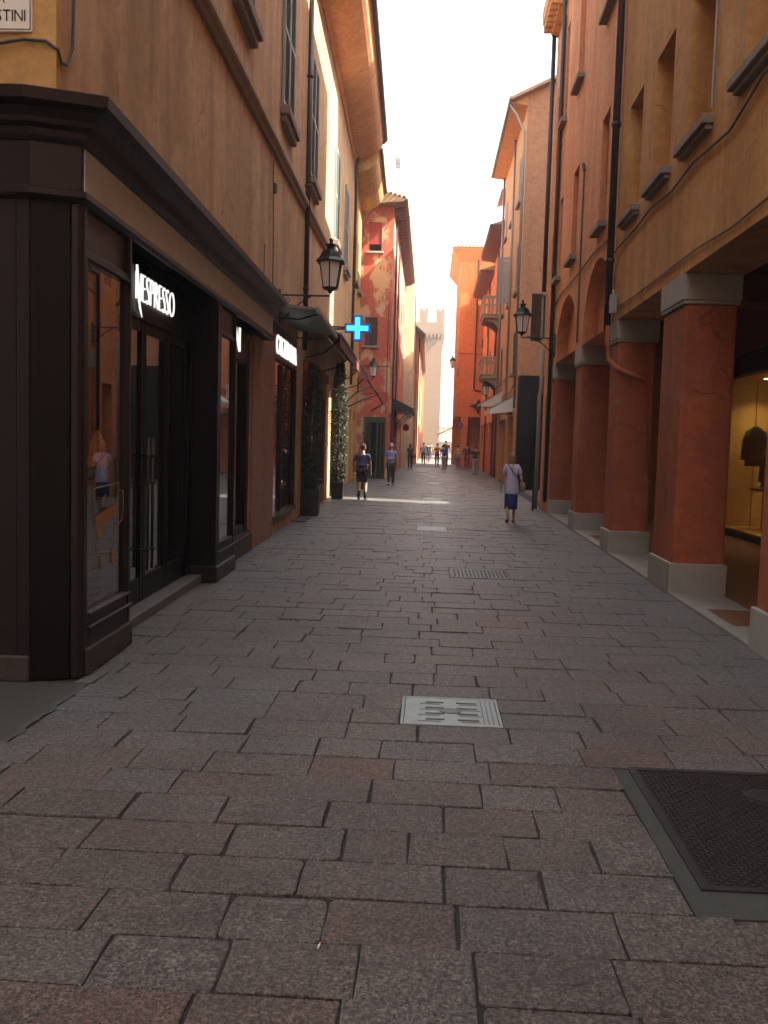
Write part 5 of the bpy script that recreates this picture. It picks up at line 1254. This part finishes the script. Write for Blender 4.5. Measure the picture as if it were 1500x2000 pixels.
def person(label, x, y, h, rz=0, stride=.22, top=(.2, .2, .5), bottom=(.03, .03, .04), shoes=(.02, .02, .02), hair=(.08, .05, .03), legs='long', sleeve='short', female=False, tunic=False, skirt=False, bag=None, longhair=False, fingers=True, socks=None, elbow=.0, bald=False):
    t = thing('person', label, 'person', (x, y, 0), rz)
    k = h/1.75; P = lambda a, b, c: (a*k, b*k, c*k); sh = .185 if female else .215; hp = .095
    f = stride
    J = {}
    J['pelvis'] = (P(0, 0, .95), .135*k, .10*k); J['waist'] = (P(0, .005, 1.10), (.115 if female else .135)*k, .09*k); J['chest'] = (P(0, -.005, 1.30), .145*k, .10*k)
    J['neck'] = (P(0, .0, 1.49), .052*k, .052*k); J['headb'] = (P(0, .02, 1.57), .055*k, .06*k)
    E = [('pelvis', 'waist'), ('waist', 'chest'), ('chest', 'neck'), ('neck', 'headb')]
    for s_, nm in ((-1, 'l'), (1, 'r')):
        sw = s_*f  # legs
        fl = 1 if s_ > 0 else -1
        J[nm+'hip'] = (P(s_*hp, 0, .90), .085*k); J[nm+'knee'] = (P(s_*hp*.95, fl*f*.42+.03, .50), .056*k); J[nm+'calf'] = (P(s_*hp*.95, fl*f*.62-.01, .33), .052*k)
        lift = .05 if fl < 0 else .0
        J[nm+'ankle'] = (P(s_*hp*.9, fl*f*.95-.03, .085+lift), .036*k); J[nm+'heel'] = (P(s_*hp*.9, fl*f*.95-.05, .045+lift), .036*k); J[nm+'toe'] = (P(s_*hp*1.05, fl*f*.95+.14, .035), .032*k)
        E += [('pelvis', nm+'hip'), (nm+'hip', nm+'knee'), (nm+'knee', nm+'calf'), (nm+'calf', nm+'ankle'), (nm+'ankle', nm+'heel'), (nm+'heel', nm+'toe')]
        a = -fl*f*.7
        J[nm+'sho'] = (P(s_*(sh-.03), 0, 1.425), .055*k); J[nm+'elb'] = (P(s_*(sh+.045), a*.45-.02, 1.15), .038*k); J[nm+'wri'] = (P(s_*(sh+.06), a*.9+.05+elbow, .92+elbow*.5), .026*k); J[nm+'palm'] = (P(s_*(sh+.06), a*.95+.07+elbow, .85+elbow*.5), .030*k, .018*k)
        E += [('chest', nm+'sho'), (nm+'sho', nm+'elb'), (nm+'elb', nm+'wri'), (nm+'wri', nm+'palm')]
        if fingers:
            px, py, pz = sh+.06, a*.95+.07+elbow, .85+elbow*.5
            for q in range(4):
                dy = (q-1.5)*.019; ln = (.058, .068, .064, .048)[q]
                J[f'{nm}f{q}a'] = (P(s_*px, py+dy, pz-.045), .0085*k); J[f'{nm}f{q}b'] = (P(s_*(px-.012), py+dy+.004, pz-.045-ln), .007*k)
                E += [(nm+'palm', f'{nm}f{q}a'), (f'{nm}f{q}a', f'{nm}f{q}b')]
            J[nm+'tha'] = (P(s_*(px-.012), py+.040, pz+.0), .010*k); J[nm+'thb'] = (P(s_*(px-.02), py+.052, pz-.04), .008*k); E += [(nm+'palm', nm+'tha'), (nm+'tha', nm+'thb')]
    me = skin_mesh(J, E, 'pelvis', 1)
    bm = bmesh.new(); bm.from_mesh(me)
    # head with nose, ears, jaw
    hc = Vector(P(0, .025, 1.655)); geo = bmesh.ops.create_uvsphere(bm, u_segments=16, v_segments=12, radius=1)
    for v in geo['verts']:
        c = v.co.copy(); z = c.z
        wx = .076*(1-.18*max(0, -z)); wy = .094*(1-.10*max(0, -z)); v.co = hc+Vector((c.x*wx*k, c.y*wy*k+(.012*k if z < -.3 and c.y > 0 else 0), c.z*.112*k))
    def blob(c, r):
        g_ = bmesh.ops.create_icosphere(bm, subdivisions=1, radius=1)
        for v in g_['verts']: v.co = Vector((v.co.x*r[0]*k, v.co.y*r[1]*k, v.co.z*r[2]*k))+hc+Vector(c)*k
    blob((0, .098, -.012), (.013, .020, .022)); blob((-.078, -.005, -.01), (.010, .018, .030)); blob((.078, -.005, -.01), (.010, .018, .030)); blob((0, .09, -.055), (.024, .008, .007))
    bm.to_mesh(me); bm.free()
    b = addobj('body', me, 'skin', t)
    m = MB()
    for s_ in (-1, 1): m.lathe((0, 0), [(0, -.008*k), (.009*k, 0), (0, .008*k)], 6); 
    m.v = [(vx+(-.03*k if i < len(m.v)//2 else .03*k), vy+.112*k, vz+1.67*k) for i, (vx, vy, vz) in enumerate(m.v)]
    m.build('eyes', 'black', b)
    # hair
    if not bald:
        me = bpy.data.meshes.new('hair'); bm = bmesh.new(); geo = bmesh.ops.create_uvsphere(bm, u_segments=18, v_segments=14, radius=1)
        for v in list(bm.verts):
            c = v.co.copy(); wz = .122; low = -.25 if not longhair else -1.5
            if c.y > .25 and c.z < .35: v.co = hc+Vector((c.x*.070*k, c.y*.06*k, c.z*.09*k)); continue
            w = 1.0; 
            if longhair and c.z < 0: w = 1.18
            elif c.z < low: w = .92
            zz = c.z*wz*(1.75 if (longhair and c.z < 0) else 1.0)
            if not longhair and c.z < -.45: zz = -.45*wz+ (c.z+.45)*.03
            nn = 1+.05*noise.noise(Vector((c.x*4, c.y*4, c.z*3+x)))
            v.co = hc+Vector((c.x*.088*w*nn*k, (c.y*.104*nn-.012)*k, (zz+.008)*k))
        bm.to_mesh(me); bm.free(); addobj('hair', me, cloth('hair%.2f%.2f' % (hair[0], x), hair), t)
    ct, cb, csn = cloth('top_%.1f_%.1f' % (x, y), top), cloth('bottom_%.1f_%.1f' % (x, y), bottom), cloth('shoe_%.1f_%.1f' % (x, y), shoes)
    G = lambda n, g_: (J[n][0],)+tuple(r+g_*k for r in J[n][1:])
    V = {}; EE = []
    if tunic:
        V = {'pelvis': (P(0, 0, .93), .195*k, .145*k), 'hem': (P(0, -.01, .70), .235*k, .175*k), 'waist': G('waist', .028), 'chest': G('chest', .022), 'neckb': (P(0, 0, 1.45), .072*k, .07*k)}; EE = [('hem', 'pelvis'), ('pelvis', 'waist'), ('waist', 'chest'), ('chest', 'neckb')]
    else:
        V = {'hem': (P(0, 0, .86), .152*k, .125*k), 'pelvis': (P(0, 0, .97), .155*k, .125*k), 'waist': G('waist', .032), 'chest': G('chest', .024), 'neckb': (P(0, 0, 1.455), .07*k, .07*k)}; EE = [('hem', 'pelvis'), ('pelvis', 'waist'), ('waist', 'chest'), ('chest', 'neckb')]
    for nm in 'lr':
        V[nm+'sho'] = G(nm+'sho', .018); e = Vector(J[nm+'elb'][0]); s0 = Vector(J[nm+'sho'][0]); V[nm+'slv'] = (tuple(s0.lerp(e, .72)), .062*k); EE += [('chest', nm+'sho'), (nm+'sho', nm+'slv')]
        if sleeve == 'long':
            V[nm+'elb2'] = G(nm+'elb', .014); V[nm+'cuf'] = G(nm+'wri', .012); EE += [(nm+'slv', nm+'elb2'), (nm+'elb2', nm+'cuf')]
    addobj('shirt', skin_mesh(V, EE, 'pelvis', 1), ct, t)
    if skirt:
        m = MB(); El = lambda w, d, z, oy=0: [(w*k*cos(2*pi*q/20)*(1+.03*sin(q*2.3)), (d*sin(2*pi*q/20)*(1+.04*sin(q*3.1))+oy)*k, z*k) for q in range(20)]
        m.loft([El(.155, .125, .95), El(.165, .14, .75), El(.165, .15, .55, .01), El(.160, .16, .36, .02)]); m.build('skirt', cb, t, smooth=True)
    else:
        V = {'pelvis': (P(0, 0, .95), .148*k, .118*k)}; EE = []
        for nm in 'lr':
            V[nm+'hip'] = G(nm+'hip', .018); EE += [('pelvis', nm+'hip')]
            if legs == 'long': V[nm+'knee'] = G(nm+'knee', .02); V[nm+'calf'] = G(nm+'calf', .018); V[nm+'ank'] = (J[nm+'ankle'][0], .052*k); EE += [(nm+'hip', nm+'knee'), (nm+'knee', nm+'calf'), (nm+'calf', nm+'ank')]
            else:
                kn = Vector(J[nm+'knee'][0]); hi = Vector(J[nm+'hip'][0]); V[nm+'mid'] = (tuple(hi.lerp(kn, .5)), .092*k); V[nm+'hem'] = (tuple(hi.lerp(kn, .92)), .088*k); EE += [(nm+'hip', nm+'mid'), (nm+'mid', nm+'hem')]
        addobj('trousers' if legs == 'long' else 'shorts', skin_mesh(V, EE, 'pelvis', 1), cb, t)
    for nm in 'lr':
        V = {'a': G(nm+'heel', .014), 'b': G(nm+'toe', .013), 'c': (tuple(Vector(J[nm+'heel'][0]).lerp(Vector(J[nm+'toe'][0]), .5)), .044*k)}
        V['a'] = ((V['a'][0][0], V['a'][0][1], V['a'][0][2]+.004), V['a'][1]); addobj('shoe', skin_mesh(V, [('a', 'c'), ('c', 'b')], 'a', 1), csn, t)
        if socks:
            a_, c_ = Vector(J[nm+'ankle'][0]), Vector(J[nm+'calf'][0]); m = MB(); m.tube([a_-Vector((0, 0, .02)), a_.lerp(c_, .5), a_.lerp(c_, .8)], [.045*k, .052*k, .058*k], 10); m.build('sock', cloth('sock%.1f%.1f' % (x, y), socks), t, smooth=True)
    if bag:
        m = MB(); bx = .27*k; 
        m.loft([[(bx+w*cos(2*pi*q/12), -.02+d*sin(2*pi*q/12), z*k) for q in range(12)] for w, d, z in ((.04, .10, .80), (.065, .15, .84), (.07, .15, .96), (.05, .12, 1.03), (.03, .10, 1.05))])
        bo = m.build('bag', cloth('bag%.1f' % x, bag), t, smooth=True)
        m = MB(); m.tube([(bx, .05*k, 1.04*k), (.12*k, .14*k, 1.30*k), (-.10*k, .06*k, 1.50*k), (-.12*k, -.05*k, 1.49*k), (.02*k, -.145*k, 1.28*k), (.18*k, -.15*k, 1.1*k), (bx, -.08*k, 1.04*k)], .011*k, 6); m.build('strap', cloth('strap', (.05, .03, .02)), bo)
    return t
person('woman in white tunic and blue skirt walking away with a tan shoulder bag', 1.87, 20.72, 1.55, .05, .12, top=(.50, .46, .68), bottom=(.035, .05, .19), shoes=(.10, .02, .015), hair=(.30, .19, .09), female=True, tunic=True, skirt=True, bag=(.30, .20, .11), longhair=True)
person('man in purple blue polo shirt, dark shorts and dark socks walking away', -1.92, 27.1, 1.63, -.05, .14, top=(.075, .07, .17), bottom=(.014, .014, .02), shoes=(.015, .015, .015), hair=(.08, .055, .04), legs='short', socks=(.02, .02, .022))
person('grey haired man in light blue shirt and black trousers walking away', -1.46, 36.4, 1.66, .05, .13, top=(.17, .24, .48), bottom=(.012, .012, .016), hair=(.45, .42, .40), sleeve='short')
person('woman in black top and trousers carrying a bag by the dark canopy', -1.15, 58, 1.62, 0, .12, top=(.04, .03, .03), bottom=(.03, .02, .02), hair=(.10, .05, .03), female=True, longhair=True, fingers=False, bag=(.1, .05, .04))
person('man in white shirt with dark trousers far down on the left', -.40, 72, 1.7, 0, .16, top=(.45, .48, .55), bottom=(.02, .02, .03), fingers=False)
person('person in dark clothes just beyond the man in the white shirt', -.05, 78, 1.7, 0, .12, top=(.02, .02, .02), bottom=(.02, .02, .03), fingers=False)
person('person in orange red top walking near the middle of the far street', .62, 68, 1.68, 0, .14, top=(.45, .10, .05), bottom=(.06, .05, .05), fingers=False)
person('woman in blue top and pale trousers in the middle of the far street', .98, 59, 1.65, 0, .16, top=(.03, .06, .30), bottom=(.55, .50, .55), female=True, fingers=False, hair=(.1, .04, .02))
person('bald man in brown shirt right behind the woman in blue', 1.20, 66, 1.95, 0, .1, top=(.20, .08, .05), bottom=(.05, .04, .04), fingers=False, bald=True)
person('person in yellow top and blue jeans to the right of the woman in blue', 1.95, 62, 1.62, 0, .12, top=(.50, .30, .07), bottom=(.12, .19, .30), fingers=False)
person('person in dark red jacket and trousers beside the orange pier', 2.50, 61, 1.75, 0, .1, top=(.10, .02, .02), bottom=(.25, .03, .03), fingers=False, sleeve='long')
person('person in green top and pale jeans, closest of the group on the right', 2.62, 52, 1.62, 0, .14, top=(.05, .07, .04), bottom=(.33, .36, .40), fingers=False)
person('tiny dark figure crossing the sunlit square, left of centre', .25, 96, 1.7, .6, .14, top=(.03, .05, .03), bottom=(.03, .03, .03), fingers=False)

t = thing('cigarette_butt', 'tiny pale cigarette butt lying in a joint of the nearest paving', 'litter', (-.325, 3.06, .006), 1.45)
MB().tube([(-.016, 0, 0), (.004, 0, 0)], .0042, 8).build('paper', 'white', t); MB().tube([(.0041, 0, 0), (.018, 0, 0)], .0042, 8).build('filter', simple('cork_tip', (.55, .30, .12), .8), t)

# ------------------------------------------------------------------ veiling lens glare imitated by added haze
hz = bpy.data.materials.new('pale_glare'); hz.use_nodes = True; hz.node_tree.nodes.clear()
ho = hz.node_tree.nodes.new('ShaderNodeOutputMaterial'); hv = hz.node_tree.nodes.new('ShaderNodeVolumePrincipled')
hv.inputs['Color'].default_value = (1, .97, .93, 1); hv.inputs['Density'].default_value = .0019; hv.inputs['Anisotropy'].default_value = .3
hz.node_tree.links.new(hv.outputs[0], ho.inputs['Volume'])
m = MB(); m.box(-420, 420, -210, 910, -1.2, 51); o = m.build('glare_haze', hz, kind='stuff')
